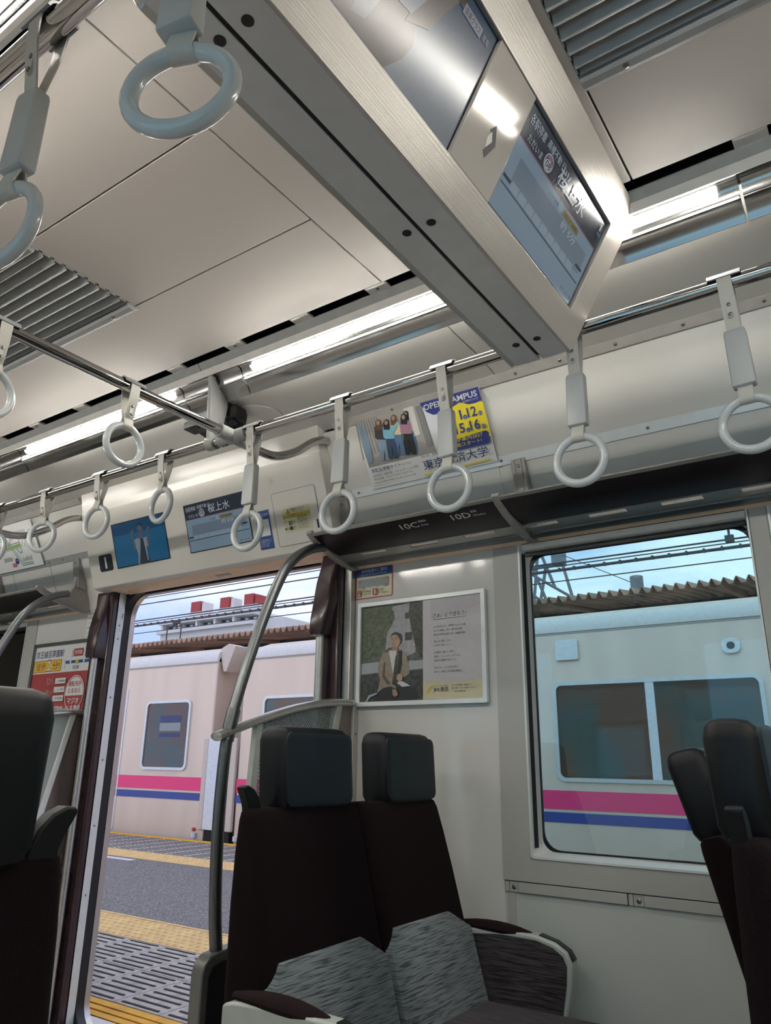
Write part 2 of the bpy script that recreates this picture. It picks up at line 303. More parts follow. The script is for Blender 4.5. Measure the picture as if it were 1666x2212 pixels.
# printed / lit flat sheets: local x to the right, y up, z towards the reader
class Sheet:
    def __init__(s, parent, name, m, w, h, origin, xd, yd, thick=0.0012, r=0.0):
        s.w, s.h, s.k, s.t = w, h, 0, thick
        pts = rrect(0, w, 0, h, r, 4) if r else [(0, 0), (w, 0), (w, h), (0, h)]
        s.root = MB().prism(pts, 'z', 0, thick).build(name, m, parent)
        place(s.root, Vector(origin)-(Vector(parent.location) if parent is not None else Vector((0, 0, 0))), xd, yd)
    def lay(s): s.k += 1; return s.t+0.00022*s.k
    def poly(s, name, m, pts, mm=False):
        q = 0.001 if mm else 1.0; z = s.lay(); return MB().add([(x*q, y*q, z) for x, y in pts], [tuple(range(len(pts)))]).build(name, m, s.root)
    def rect(s, name, m, x0, x1, y0, y1, r=0.0): return s.poly(name, m, rrect(x0, x1, y0, y1, r, 4) if r else [(x0, y0), (x1, y0), (x1, y1), (x0, y1)])
    def many(s, name, m, polys):
        z = s.lay(); b = MB()
        for p in polys: b.add([(x, y, z) for x, y in p], [tuple(range(len(p)))])
        return b.build(name, m, s.root)
    def disc(s, name, m, x, y, rx, ry=None): return s.poly(name, m, [(x+rx*math.cos(a*math.pi/16), y+(ry or rx)*math.sin(a*math.pi/16)) for a in range(32)])
    def text(s, body, m, x, y, h, w=None, bold=0.0, shear=0.0, rot=0.0, name='lettering', space=1.0, leading=1.0):
        me = text_mesh(body, h, bold, shear, space, leading); xs = [v.co.x for v in me.vertices]; ys = [v.co.y for v in me.vertices]
        if not xs: return
        x0, x1, y0 = min(xs), max(xs), min(ys); sx = (w/(x1-x0)) if w else 1.0; z = s.lay(); c, sn = math.cos(rot), math.sin(rot)
        for v in me.vertices:
            px, py = (v.co.x-x0)*sx, v.co.y-y0; v.co = (x+px*c-py*sn, y+px*sn+py*c, z)
        me.name = name; me.materials.append(MATS[m]); return link(name, me, s.root)
def text_mesh(body, h, bold=0.0, shear=0.0, space=1.0, leading=1.0):
    cu_ = bpy.data.curves.new('lettering', 'FONT'); cu_.body = body; cu_.size = h; cu_.offset = bold*h*0.6; cu_.shear = shear; cu_.resolution_u = 2; cu_.space_character = space; cu_.space_line = leading
    cu_.fill_mode = 'FRONT'
    o = bpy.data.objects.new('lettering_tmp', cu_); me = bpy.data.meshes.new_from_object(o); bpy.data.objects.remove(o); bpy.data.curves.remove(cu_)
    return me
def place(o, origin, xd, yd):
    xd = Vector(xd).normalized(); yd = Vector(yd).normalized(); zd = xd.cross(yd)
    o.matrix_local = Matrix(((xd.x, yd.x, zd.x, origin[0]), (xd.y, yd.y, zd.y, origin[1]), (xd.z, yd.z, zd.z, origin[2]), (0, 0, 0, 1))); return o
# traced prints (millimetres on the sheet)
POSTER_HOME=[
('photo_ground','p_dgreen',[(0,345),(269,344),(269,1),(0,0)]),
('photo_building','p_grey',[(138,337),(215,344),(224,255),(237,165),(191,151),(157,191),(105,173),(117,264)]),
('photo_window','p_dark',[(190,307),(211,309),(214,288),(192,286)]),
('photo_window','p_dark',[(191,237),(222,238),(224,210),(191,209)]),
('photo_foliage','p_green',[(1,339),(62,341),(116,338),(142,319),(147,290),(130,263),(104,233),(96,195),(66,161),(4,144)]),
('photo_tree','p_olive',[(211,343),(269,343),(269,136),(245,164),(231,203),(216,256),(207,306)]),
('photo_rail','p_lgrey',[(1,137),(80,140),(81,102),(2,98)]),
('photo_rail','p_lgrey',[(208,136),(269,136),(269,106),(208,104)]),
('photo_hedge','p_dark',[(1,95),(81,98),(208,99),(269,100),(269,1),(0,1)]),
('figure_trousers','p_black',[(70,24),(99,53),(159,44),(175,60),(233,42),(255,8),(217,3),(134,3),(57,2)]),
('figure_jacket','p_beige',[(118,186),(95,168),(82,139),(76,112),(86,74),(74,30),(99,46),(133,52),(154,41),(150,75),(175,74),(212,92),(208,126),(195,164),(166,180)]),
('figure_jacket_shade','p_brown',[(102,138),(110,138),(107,90),(133,59),(120,56),(96,87)]),
('figure_hood','p_brown',[(99,175),(127,189),(163,183),(167,166),(151,162),(123,170)]),
('figure_shirt','p_white',[(123,177),(158,178),(153,139),(143,95),(132,137)]),
('figure_inner','p_dark',[(153,156),(164,166),(162,88),(152,54),(139,58),(145,102)]),
('figure_neck','p_skin2',[(133,203),(165,197),(162,178),(140,174)]),
('figure_face','p_skin',[(131,217),(133,231),(141,239),(156,241),(174,233),(177,214),(174,202),(162,189),(146,190),(134,197)]),
('figure_hair','p_black',[(129,222),(136,237),(154,243),(174,235),(180,215),(176,200),(171,207),(169,219),(156,232),(141,232)]),
('figure_brow','p_brown',[(134,221),(144,222),(144,220),(135,219)]),
('figure_brow','p_brown',[(151,223),(163,222),(163,220),(152,221)]),
('figure_eye','p_black',[(135,216),(142,217),(142,215),(136,215)]),
('figure_eye','p_black',[(152,218),(161,217),(160,215),(153,216)]),
('figure_nose','p_skin2',[(143,215),(147,216),(146,207),(140,207)]),
('figure_mouth','p_brown',[(139,202),(152,201),(150,199),(140,199)]),
('figure_ear','p_skin2',[(171,211),(176,212),(175,201),(171,199)]),
('figure_strap','p_black',[(167,173),(179,174),(179,128),(171,94),(164,93),(167,135)]),
('figure_hand','p_skin',[(159,86),(171,92),(184,88),(186,73),(172,64),(161,73)]),
('figure_hand','p_skin2',[(142,41),(159,39),(167,21),(155,13),(144,21)]),
('figure_bag','p_white',[(160,63),(183,67),(219,49),(184,47)]),
('figure_wheel','p_lgrey',[(26,1),(41,23),(74,31),(79,26),(48,16),(34,1)]),
('paper_blank','p_lilac',[(270,344),(500,344),(500,0),(270,1)]),
('paper_shade','p_lilac2',[(301,343),(499,343),(499,306),(403,288),(303,270)]),
('paper_band','p_cream',[(271,63),(317,61),(375,54),(432,56),(499,65),(500,0),(270,1)]),
('logo_mark','p_orange',[(284,27),(303,46),(311,46),(311,39),(293,21),(285,21)]),
('headline_rule','p_dark',[(313,272),(445,273),(445,272),(313,270)]),
]
POSTER_CAMPUS=[
('photo_ground','q_wall',[(0,257),(291,258),(305,80),(10,81)]),
('photo_floor','q_floor',[(11,112),(85,114),(133,139),(232,138),(290,104),(305,80),(10,81)]),
('photo_slat','q_slat',[(3,258),(8,258),(-1,115),(-7,115)]),
('photo_slat','q_slat',[(15,258),(20,258),(13,118),(8,118)]),
('photo_slat','q_slat',[(26,258),(31,257),(28,121),(23,121)]),
('photo_slat','q_slat',[(38,257),(43,257),(43,124),(38,124)]),
('photo_slat','q_slat',[(50,257),(54,257),(57,127),(52,128)]),
('photo_slat','q_slat',[(61,257),(66,257),(72,130),(67,131)]),
('photo_slat','q_slat',[(73,257),(77,257),(86,133),(81,134)]),
('photo_slat','q_slat',[(84,257),(89,257),(100,136),(95,137)]),
('photo_slat','q_slat',[(95,257),(100,256),(115,139),(110,140)]),
('photo_pillar','q_pil',[(216,256),(255,256),(256,154),(231,151)]),
('photo_steps','q_slat',[(263,252),(288,252),(295,103),(271,104)]),
('figure_ghost','q_denim2',[(16,240),(30,241),(43,185),(36,98),(14,94),(13,183)]),
('figure_legs','q_denim',[(202,181),(232,177),(233,133),(229,96),(213,100),(216,144),(206,99),(193,102),(197,141)]),
('figure_top','q_cream',[(202,223),(216,225),(229,222),(235,215),(236,174),(229,171),(200,178),(195,187)]),
('figure_hair','p_black',[(214,244),(225,247),(233,241),(229,216),(225,207),(204,212),(209,233)]),
('figure_face','p_skin',[(216,242),(226,241),(225,231),(218,226),(213,231)]),
('figure_legs','q_denim',[(148,180),(181,175),(182,131),(178,94),(161,98),(164,143),(153,98),(139,101),(143,140)]),
('figure_top','q_cream2',[(148,222),(164,224),(178,221),(185,213),(186,172),(178,170),(146,177),(141,186)]),
('figure_hair','q_brown',[(161,243),(173,246),(182,239),(178,215),(173,206),(150,211),(155,232)]),
('figure_face','p_skin',[(163,241),(175,240),(173,230),(166,225),(160,230)]),
('figure_legs','q_denim2',[(80,178),(116,172),(117,128),(113,90),(94,94),(98,140),(86,94),(70,97),(74,137)]),
('figure_top','q_plaid',[(80,221),(97,223),(112,219),(120,211),(121,170),(113,167),(78,175),(72,184)]),
('figure_hair','q_brown',[(94,242),(107,245),(117,238),(113,213),(108,204),(82,209),(88,231)]),
('figure_face','p_skin',[(96,240),(109,239),(107,228),(99,223),(93,229)]),
('figure_legs','q_navy',[(116,172),(149,168),(150,125),(146,89),(128,93),(132,136),(121,93),(106,96),(110,134)]),
('figure_top','q_sky',[(115,214),(131,216),(145,213),(152,205),(154,165),(145,163),(113,170),(108,179)]),
('figure_hair','p_black',[(128,234),(141,237),(149,230),(146,207),(141,197),(118,203),(122,224)]),
('figure_face','p_skin',[(130,232),(142,231),(141,221),(133,216),(127,221)]),
('figure_legs','p_black',[(191,174),(225,169),(226,125),(223,88),(205,92),(208,137),(197,92),(182,95),(185,134)]),
('figure_top','q_mauve',[(190,216),(206,218),(221,215),(229,207),(230,166),(222,164),(188,171),(183,180)]),
('figure_hair','p_black',[(203,237),(216,240),(225,233),(222,208),(217,199),(193,205),(197,226)]),
('figure_face','p_skin',[(205,235),(217,233),(216,223),(209,218),(202,224)]),
('figure_arm','q_sky',[(144,197),(180,218),(184,213),(175,198),(145,179)]),
('photo_fade','q_fade',[(291,258),(358,257),(361,88),(305,80)]),
('yellow_panel','q_yellow',[(344,202),(392,212),(435,224),(518,206),(519,88),(372,81),(365,177)]),
('blue_tab','q_blue',[(288,258),(401,257),(392,220),(373,210),(354,205),(327,207),(305,223),(294,242)]),
('blue_tab','q_blue',[(397,257),(515,257),(517,212),(492,207),(467,209),(451,217),(435,224),(416,218),(397,213),(387,215)]),
('blue_box','q_blue',[(360,105),(503,111),(513,104),(509,71),(501,66),(360,68)]),
('yellow_rule','q_yellow',[(235,12),(497,16),(497,11),(235,7)]),
]
SCREEN_FIGURE=[
('figure_body','s_dark',[(196,120),(213,117),(224,60),(244,1),(157,2),(182,62)]),
('figure_vest','s_white',[(151,116),(182,122),(193,107),(182,62),(164,1),(155,2),(164,48),(156,74)]),
('figure_vest','s_white',[(213,117),(240,119),(245,78),(228,73),(229,30),(231,13),(222,14),(218,61)]),
('figure_arm','s_skin',[(133,159),(147,153),(147,140),(156,74),(141,72),(136,124)]),
('figure_arm','s_skin',[(249,162),(270,162),(256,144),(252,73),(239,73),(238,113)]),
('figure_hand','s_skin',[(130,164),(138,156),(161,166),(149,144),(137,146)]),
('figure_neck','s_skin',[(186,138),(211,138),(215,117),(196,113),(186,123)]),
('figure_face','s_skin',[(184,173),(198,181),(220,178),(221,158),(210,134),(192,131),(183,145)]),
('figure_hair','s_dark',[(185,181),(200,189),(218,184),(224,171),(220,167),(200,179),(186,172)]),
('figure_mouth','s_dark',[(187,155),(196,155),(194,143),(187,147)]),
('caption_box','s_white',[(294,195),(315,196),(316,188),(295,188)]),
]
# ------------------------------------------------------------------ the carriage shell
FL, CZ, MID = -1.08, 1.262, 0.965            # floor, ceiling, centre line
XL, XR = -7.0, 3.0
def mir(y): return 2*MID-y
fl = MB().box(XL, XR, -0.36, 2.30, FL-0.05, FL).build('floor', 'floor_vinyl'); fl['kind'] = 'structure'; fl['label'] = 'pale vinyl carriage floor'  # unseen floor, tone raised to bounce light upward
# ceiling: separate panels with open joints, dark void above
ce = struct('ceiling', 'flat ceiling of painted panels with thin joints')
MB().box(XL, XR, -0.36, 2.36, 1.315, 1.345).build('roof_void', 'groove_dark', ce)
g = 0.0022; yA, yB, yC, yD = mir(1.448), 0.798, 1.14, 1.448
def cpanel(x0, x1, y0, y1): MB().box(x0+g, x1-g, y0+g, y1-g, CZ, CZ+0.012).build('ceiling_panel', 'ceiling_paint', ce, bevel=0.0012)
for x0, x1 in ((XL, -4.4), (-4.4, -1.026)):
    cpanel(x0, x1, yC, yD); cpanel(x0, x1, yA, yB)
cpanel(-1.702, -1.026, yB, yC)
cpanel(-1.026, -0.60, yA, yD); cpanel(-0.60, -0.33, yA, yD)
cpanel(-0.33, XR, yC, yD); cpanel(-0.33, XR, yA, yB)
MB().box(XL, -5.2, yB, yC, CZ, CZ+0.012).build('ceiling_panel', 'ceiling_paint', ce)
# white tabs bridging the air slot beside the ceiling
for side in (0, 1):
    for i, x in enumerate((-3.57, -3.29, -3.01, -2.735, -2.436, -2.139, -1.893, -1.612, -1.332, -1.051, -0.77, -0.49, -0.084, 0.2, 0.48)):
        w = 0.034; y0, y1 = 1.446, 1.478
        if side: y0, y1 = mir(y1), mir(y0)
        MB().box(x-w, x+w, y0, y1, CZ-0.0015, CZ+0.006).build('slot_tab', 'trim_white', ce)
        if i % 2: screw(ce, (x, (y0+y1)/2, CZ-0.0015), (0, 0, -1), 0.005, name='slot_screw')
# far wall, window side
wf = struct('wall_far', 'cream enamelled side wall with posters and windows')
MB().box(-1.692, -1.104, 2.25, 2.29, FL, 0.74).build('wall_panel', 'wall_gloss', wf, bevel=0.002)
b = MB(); b.box(-1.104, -1.012, 2.243, 2.275, -0.338, 0.72); b.box(-1.012, XR, 2.243, 2.275, -0.338, -0.275); b.box(-1.012, XR, 2.243, 2.275, 0.71, 0.74)
b.build('window_surround', 'surround_grey', wf)
MB().box(-0.298+0.0, -0.25, 2.240, 2.30, -0.275, 0.71).build('window_pillar', 'surround_grey', wf, bevel=0.003)
MB().box(1.5, XR, 2.243, 2.275, -0.275, 0.71).build('window_surround', 'surround_grey', wf)
MB().box(-1.104, XR, 2.252, 2.29, FL, -0.371).build('wainscot_panel', 'lower_wall', wf)
for k in range(8):
    x0 = -1.100+0.369*k
    MB().box(x0, x0+0.012, 2.246, 2.252, -0.369, -0.341).build('strip_clip', 'surround_grey', wf)
    MB().box(x0+0.042, x0+0.366, 2.244, 2.252, -0.369, -0.341).build('strip_cover', 'surround_grey', wf, bevel=0.001)
    MB().box(x0+0.0135, x0+0.0405, 2.247, 2.252, -0.369, -0.341).build('strip_clip', 'surround_grey', wf)
    screw(wf, (x0+0.028, 2.247, -0.356), (0, -1, 0), 0.0065)
MB().box(-1.092, -1.070, 2.246, 2.252, FL, -0.373).build('wall_batten', 'surround_grey', wf, bevel=0.001)
MB().box(-1.104, XR, 2.254, 2.285, -0.371, -0.338).build('strip_backing', 'groove_dark', wf)
MB().box(-3.86, -3.24, 2.25, 2.29, FL, 0.74).build('wall_panel', 'wall_gloss', wf, bevel=0.002)
MB().box(-3.925, -3.835, 2.243, 2.27, -0.338, 0.72).build('window_surround', 'surround_grey', wf, bevel=0.002)
b = MB(); b.box(-5.7, -3.925, 2.243, 2.275, -0.4, -0.275); b.box(-5.7, -3.925, 2.243, 2.275, 0.71, 0.74); b.build('window_surround', 'surround_grey', wf)
MB().box(-5.7, -3.86, 2.25, 2.29, FL, -0.4).build('wainscot_panel', 'lower_wall', wf)
MB().box(XL, -5.7, 2.25, 2.29, FL, 0.74).build('wall_panel', 'wall_gloss', wf)
# upper wall: lower white panel, advertising panel, cove up to the light strip
for x0, x1 in ((-1.69, -1.022), (-1.006, XR)):
    MB().sheet([(2.252, 0.70), (2.243, 0.745), (2.15, 0.95)], 'x', x0, x1, 0.012).build('enamel_panel', 'wall_white', wf)
MB().sheet([(2.2545, 0.70), (2.2455, 0.745), (2.1525, 0.95)], 'x', -1.022, -1.006, 0.012).build('joint_strip', 'trim_white', wf)
for x0, x1 in ((XL, -3.985), (-3.98, -3.63), (-3.625, -3.18)):
    MB().sheet([(2.252, 0.70), (2.243, 0.745), (2.15, 0.95)], 'x', x0, x1, 0.012).build('enamel_panel', 'wall_white', wf)
for x0, x1 in ((-1.69, XR), (XL, -3.18)):
    MB().sheet([(2.142, 0.965), (2.082, 1.082), (2.022, 1.186)], 'x', x0, x1, 0.012).build('advert_panel', 'wall_white', wf)
    MB().prism([(2.124, 0.972), (2.146, 0.978), (2.162, 0.945), (2.136, 0.941)], 'x', x0+0.06 if x0 > -3 else x0, x1).build('advert_ledge', 'alu_bright' if x0 > -3 else 'bracket_grey', wf, bevel=0.001)
    MB().prism([(1.982, 1.196), (2.008, 1.212), (2.040, 1.176), (2.006, 1.176)], 'x', x0+0.06 if x0 > -3 else x0, x1 if x0 > -3 else -3.215).build('advert_rail', 'rail_beige', wf, bevel=0.001)
for x0, x1 in ((-1.69, XR), (XL, -3.18)): MB().prism([(2.142, 0.942), (2.156, 0.944), (2.158, 0.937), (2.1475, 0.9365)], 'x', x0, x1).build('ledge_shadow', 'ink_shadow', wf)  # dark strip drawn as the shadow line under the advert ledge
for x in (-1.60, -1.005, -0.52, -0.04, -3.86, -3.62, -3.50): screw(wf, (x, 2.1295, 0.957), (0, -0.93, -0.37), 0.005)
for x in (-1.61, -1.36, -1.12, -0.88, -0.73, -0.555, -0.36, -0.15): screw(wf, (x, 1.994, 1.186), (0, -0.72, -0.69), 0.005)
cov = [(1.575, 1.246), (1.62, 1.226), (1.72, 1.2185), (1.85, 1.2165), (1.95, 1.208), (2.02, 1.194)]
for x0, x1 in ((XL, -3.6), (-3.595, -0.953), (-0.949, XR)): MB().sheet(cov, 'x', x0, x1, 0.010).build('cove_panel', 'wall_white', wf, smooth=True)
MB().box(XL, XR, 1.56, 2.34, 1.262, 1.31).build('cove_backing', 'groove_dark', wf)
b = MB()
for x0, x1 in ((-1.69, XR), (XL, -3.18)): b.box(x0, x1, 2.295, 2.34, 0.70, 1.26)
b.build('body_skin', 'bracket_grey', wf)
b = MB(); b.box(-1.60, -1.02, 2.295, 2.33, FL-0.1, 0.72); b.box(-3.90, -3.30, 2.295, 2.33, FL-0.1, 0.72); b.box(-1.02, XR, 2.30, 2.33, FL-0.1, -0.30); b.box(-5.7, -3.90, 2.30, 2.33, FL-0.1, -0.30)
b.build('body_skin', 'door_steel', wf)
# window next to the framed poster, its neighbour at the right edge, the window left of the door
def window(name, x0, x1, label):
    w = struct(name, label)
    z0, z1 = -0.275, 0.71
    def lp(y, a, b_, c, d_, r): return [(u, y, v_) for u, v_ in rrect(x0+a, x1-b_, z0+c, z1-d_, r)]
    MB().loft([lp(2.262, 0, 0, 0, 0, 0.010), lp(2.2395, 0.001, 0.001, 0.001, 0.001, 0.010), lp(2.2395, 0.007, 0.006, 0.007, 0.006, 0.012), lp(2.2900, 0.0205, 0.010, 0.0185, 0.045, 0.040)], caps=False).build('window_frame', 'alu_bright', w, smooth=True)
    MB().ring(rrect(x0+0.014, x1-0.006, z0+0.014, z1-0.02, 0.03), rrect(x0+0.0255, x1-0.012, z0+0.0235, z1-0.056, 0.052), 2.2895, 2.2955, XZ).build('window_gasket', 'rubber', w, smooth=True)
    MB().prism([(x0+0.0105, 2.249), (x0+0.0150, 2.266), (x0+0.0165, 2.266), (x0+0.0120, 2.249)], 'z', z0+0.03, 0.66).build('blind_track', 'groove_dark', w)
    b = MB(); b.prism([(2.246, 0.7085), (2.246, 0.681), (2.250, 0.672), (2.262, 0.667), (2.280, 0.667), (2.280, 0.7085)], 'x', x0+0.013, x1-0.008); b.build('blind_housing', 'trim_white', w, bevel=0.0015)
    MB().box(x0+0.014, x1-0.009, 2.2455, 2.2475, 0.690, 0.6925).build('housing_groove', 'groove_dark', w)
    MB().box(x0+0.02, x1-0.012, 2.258, 2.272, 0.652, 0.664).build('blind_bar', 'black_plastic', w)
    MB().prism(rrect(x0+0.016, x1-0.007, z0+0.016, z1-0.04, 0.05), 'y', 2.2915, 2.2945).build('window_pane', 'window_glass', w)
    return w
window('window_1', -1.012, -0.298, 'large tinted window beside the framed poster')
window('window_2', -0.25, 1.5, 'tinted window at the right edge past the narrow pillar')
window('window_3', -5.7, -3.925, 'tinted window left of the doorway behind the curved pole')
# doorway
d = struct('door_1', 'open doorway to the platform')
MB().ring(rrect(-3.34, -1.58, -1.35, 0.93, 0.02), rrect(-3.118, -1.80, FL-0.02, 0.752, 0.105), 2.303, 2.330, XZ).build('door_frame', 'door_steel', d, smooth=True)
MB().ring(rrect(-3.20, -1.73, -1.2, 0.80, 0.02), rrect(-3.121, -1.797, FL-0.02, 0.757, 0.11), 2.266, 2.303, XZ).build('door_rubber', 'rubber', d, smooth=True)
for s, xi in ((-1, -3.121), (1, -1.797)):
    xo = xi+s*0.03
    MB().box(min(xi, xo), max(xi, xo), 2.2265, 2.2645, FL, 0.756).build('door_strip', 'alu_bright', d, bevel=0.0015)
    for z in (0.60, 0.535, 0.26, -0.02, -0.30, -0.58): screw(d, (xi, 2.245, z), (-s, 0, 0), 0.004)
MB().box(-3.122, -3.1195, 2.246, 2.2645, 0.575, 0.745).build('lock_plate', 'alu_bright', d, bevel=0.001)
MB().box(-3.1198, -3.1185, 2.254, 2.257, 0.635, 0.66).build('keyhole', 'groove_dark', d)
MB().box(-3.35, -1.55, 2.20, 2.40, FL-0.06, FL).build('door_sill', 'door_steel', d)
def pillar(xa, xb, px, s):
    MB().box(xa, xb, 2.192, 2.2265, FL, 0.765).build('door_pillar', 'pillar_brown', d, bevel=0.008)
    MB().box(xa, xb, 2.2265, 2.30, FL, 0.765).build('pillar_core', 'groove_dark', d)
    xm = (xa+xb)/2; L = []
    for z, cx, hx, y0 in ((0.745, xm, 0.042, 2.186), (0.70, xm, 0.042, 2.176), (0.64, xm-s*0.004, 0.041, 2.158), (0.57, px+s*0.012, 0.040, 2.138), (0.50, px+s*0.005, 0.036, 2.128), (0.445, px, 0.033, 2.124), (0.435, px, 0.030, 2.127)):
        L.append([(x, y, z) for x, y in rrect(cx-hx, cx+hx, y0, 2.215, 0.012, 4)])
    MB().loft(L).build('grip_cover', 'pillar_brown', d, smooth=True)
    MB().cyl((px, 2.16, FL), (px, 2.16, 0.46), 0.0165, 16).build('grab_pole', 'aluminium', d, smooth=True)
pillar(-3.255, -3.122, -3.160, -1)
pillar(-1.820, -1.727, -1.785, 1)
MB().box(-1.727, -1.692, 2.222, 2.275, FL, 0.74).build('pillar_trim', 'aluminium', d, bevel=0.003)
MB().box(-3.285, -3.255, 2.222, 2.275, FL, 0.74).build('pillar_trim', 'aluminium', d, bevel=0.003)
# near side wall (behind the seats on the photographer's side) and the two carriage ends
wn = struct('wall_near', 'side wall on the near side with its windows')
yn0, yn1 = mir(2.25)-0.05, mir(2.25)
b = MB(); b.box(XL, XR, yn0, yn1, FL, -0.275); b.box(XL, XR, yn0, yn1, 0.71, 0.80)
for x0, x1 in ((XL, -5.7), (-4.0, -2.9), (-2.5, -2.4), (-2.0, -1.012), (1.5, XR)): b.box(x0, x1, yn0, yn1, -0.275, 0.71)
b.build('wall_panel', 'wall_gloss', wn)
MB().sheet([(mir(2.25), 0.75), (mir(2.15), 0.95), (mir(2.022), 1.186), (mir(1.85), 1.2165), (mir(1.62), 1.226)], 'x', XL, XR, 0.01).build('enamel_panel', 'wall_white', wn)
MB().box(XL, XR, yn0-0.05, yn0, 0.75, 1.33).build('body_skin', 'bracket_grey', wn)
for k, (x0, x1) in enumerate(((-5.7, -4.0), (-2.9, -2.5), (-2.4, -2.0), (-1.012, 1.5))):
    MB().box(x0, x1, yn0+0.02, yn0+0.024, -0.275, 0.71).build('window_pane', 'window_glass', wn)
for nm, x in (('wall_left', XL), ('wall_right', XR)):
    o = MB().box(x-0.03, x+0.03, -0.4, 2.34, FL, 1.33).build(nm, 'wall_white'); o['kind'] = 'structure'; o['label'] = 'end wall of the carriage'
# ------------------------------------------------------------------ ceiling light strips
def light_strip(near, label):
    f = mir if near else (lambda y: y)
    t = thing('ceiling_light', label, 'light', (-1.7, f(1.55), 1.26), 0, 'ceiling light strips')
    def P(pts): return [(f(y)-f(1.55), z-1.26) for y, z in pts]
    X = lambda x: x+1.7
    def pr(pts, x0, x1, nm, m, **k): return MB().prism(P(pts), 'x', X(x0), X(x1)).build(nm, m, t, **k)
    for x0, x1 in ((XL, -1.803), (-1.799, XR)): pr([(1.476, 1.262), (1.476, 1.256), (1.492, 1.2400), (1.502, 1.262)], x0, x1, 'grey_trim', 'bracket_grey')
    pr([(1.492, 1.2400), (1.507, 1.2235), (1.510, 1.2240), (1.511, 1.262), (1.502, 1.262)], XL, XR, 'white_trim', 'trim_white')
    pr([(1.511, 1.262), (1.511, 1.232), (1.514, 1.232), (1.514, 1.262)], XL, XR, 'groove', 'groove_dark')
    ref = [(1.514, 1.2270), (1.522, 1.2310), (1.535, 1.2275), (1.5445, 1.2150), (1.5490, 1.1965), (1.552, 1.1965), (1.552, 1.27), (1.514, 1.27)]
    bul = [(1.5505, 1.1922), (1.562, 1.1880), (1.574, 1.1782), (1.584, 1.1650), (1.5895, 1.1550), (1.594, 1.1560), (1.597, 1.1790), (1.585, 1.1870), (1.556, 1.1930)]
    segs = ((XL, -4.806), (-4.80, -3.256), (-3.25, -2.976), (-2.97, -1.948), (-1.942, -1.661), (-1.655, -0.128), (-0.122, 0.160), (0.166, 1.70), (1.706, XR))
    for i, (x0, x1) in enumerate(segs):
        pr(ref, x0, x1, 'reflector', 'reflector', smooth=True); pr(bul, x0, x1, 'cover', 'reflector', smooth=True)
        if i in (1, 3, 5, 7):
            pr([(1.5295, 1.2210), (1.5308, 1.2178), (1.5425, 1.2098), (1.5448, 1.2113), (1.5345, 1.2210)], x0+0.045, x1-0.045, 'led_lens', 'led_lens')
            pr([(1.5490, 1.1938), (1.5525, 1.1938), (1.5545, 1.1972), (1.5515, 1.1985)], x0+0.004, x1-0.004, 'led_edge', 'led_edge')
    pr([(1.514, 1.27), (1.558, 1.27), (1.558, 1.30), (1.514, 1.30)], XL, XR, 'backing', 'groove_dark')
light_strip(False, 'silver trough of lit lamps running above the windows and door')
light_strip(True, 'silver lamp trough at the top left corner, nearest the viewer')
# ------------------------------------------------------------------ ceiling air vents
def vent(x0, x1, end, label, open_mid):
    t = thing('air_vent', label, 'vent', (end, MID+0.004, CZ), 0, 'louvred ceiling vents')
    X = lambda x: x-end; y0 = -0.172
    MB().box(X(x0), X(x1), -0.17, 0.17, 0.03, 0.05).build('duct', 'groove_dark', t)
    n = 9
    for i in range(n):
        y = y0+0.030+i*0.0345; s = 0.004 if i < n/2 else -0.004
        MB().prism([(y+0.020, -0.010), (y+0.0225, -0.009), (y-0.0015, 0.019), (y-0.004, 0.018)], 'x', X(x0)+0.002, X(x1)-0.002).build('louvre_slat', 'louver_grey', t)
    for sgn in (-1, 1):
        MB().prism([(sgn*0.146, 0.006), (sgn*0.146, -0.010), (sgn*0.152, -0.015), (sgn*0.168, -0.015), (sgn*0.172, -0.007), (sgn*0.184, -0.005), (sgn*0.188, 0.0), (sgn*0.172, 0.004)], 'x', X(x0), X(x1)).build('vent_rail', 'louver_grey' if sgn > 0 else 'bracket_grey', t)
        for k in range(4):
            x = (end-0.085-0.75*k) if x1 == end else (end+0.085+0.75*k)
            if x0 < x < x1: screw(t, (X(x), sgn*0.160, -0.015), (0, 0, -1), 0.0065)
    for i in range(n+1):
        y = y0+0.012+i*0.0345
        MB().box(X(end)-0.0015, X(end)+0.0015, y, y+0.022, -0.004, 0.012).build('end_tab', 'louver_grey', t)
vent(-5.2, -1.702, -1.702, 'grey louvred air vent in the ceiling at the left', True)
vent(-0.33, 2.4, -0.33, 'grey louvred air vent in the ceiling at top right, past the screens', False)
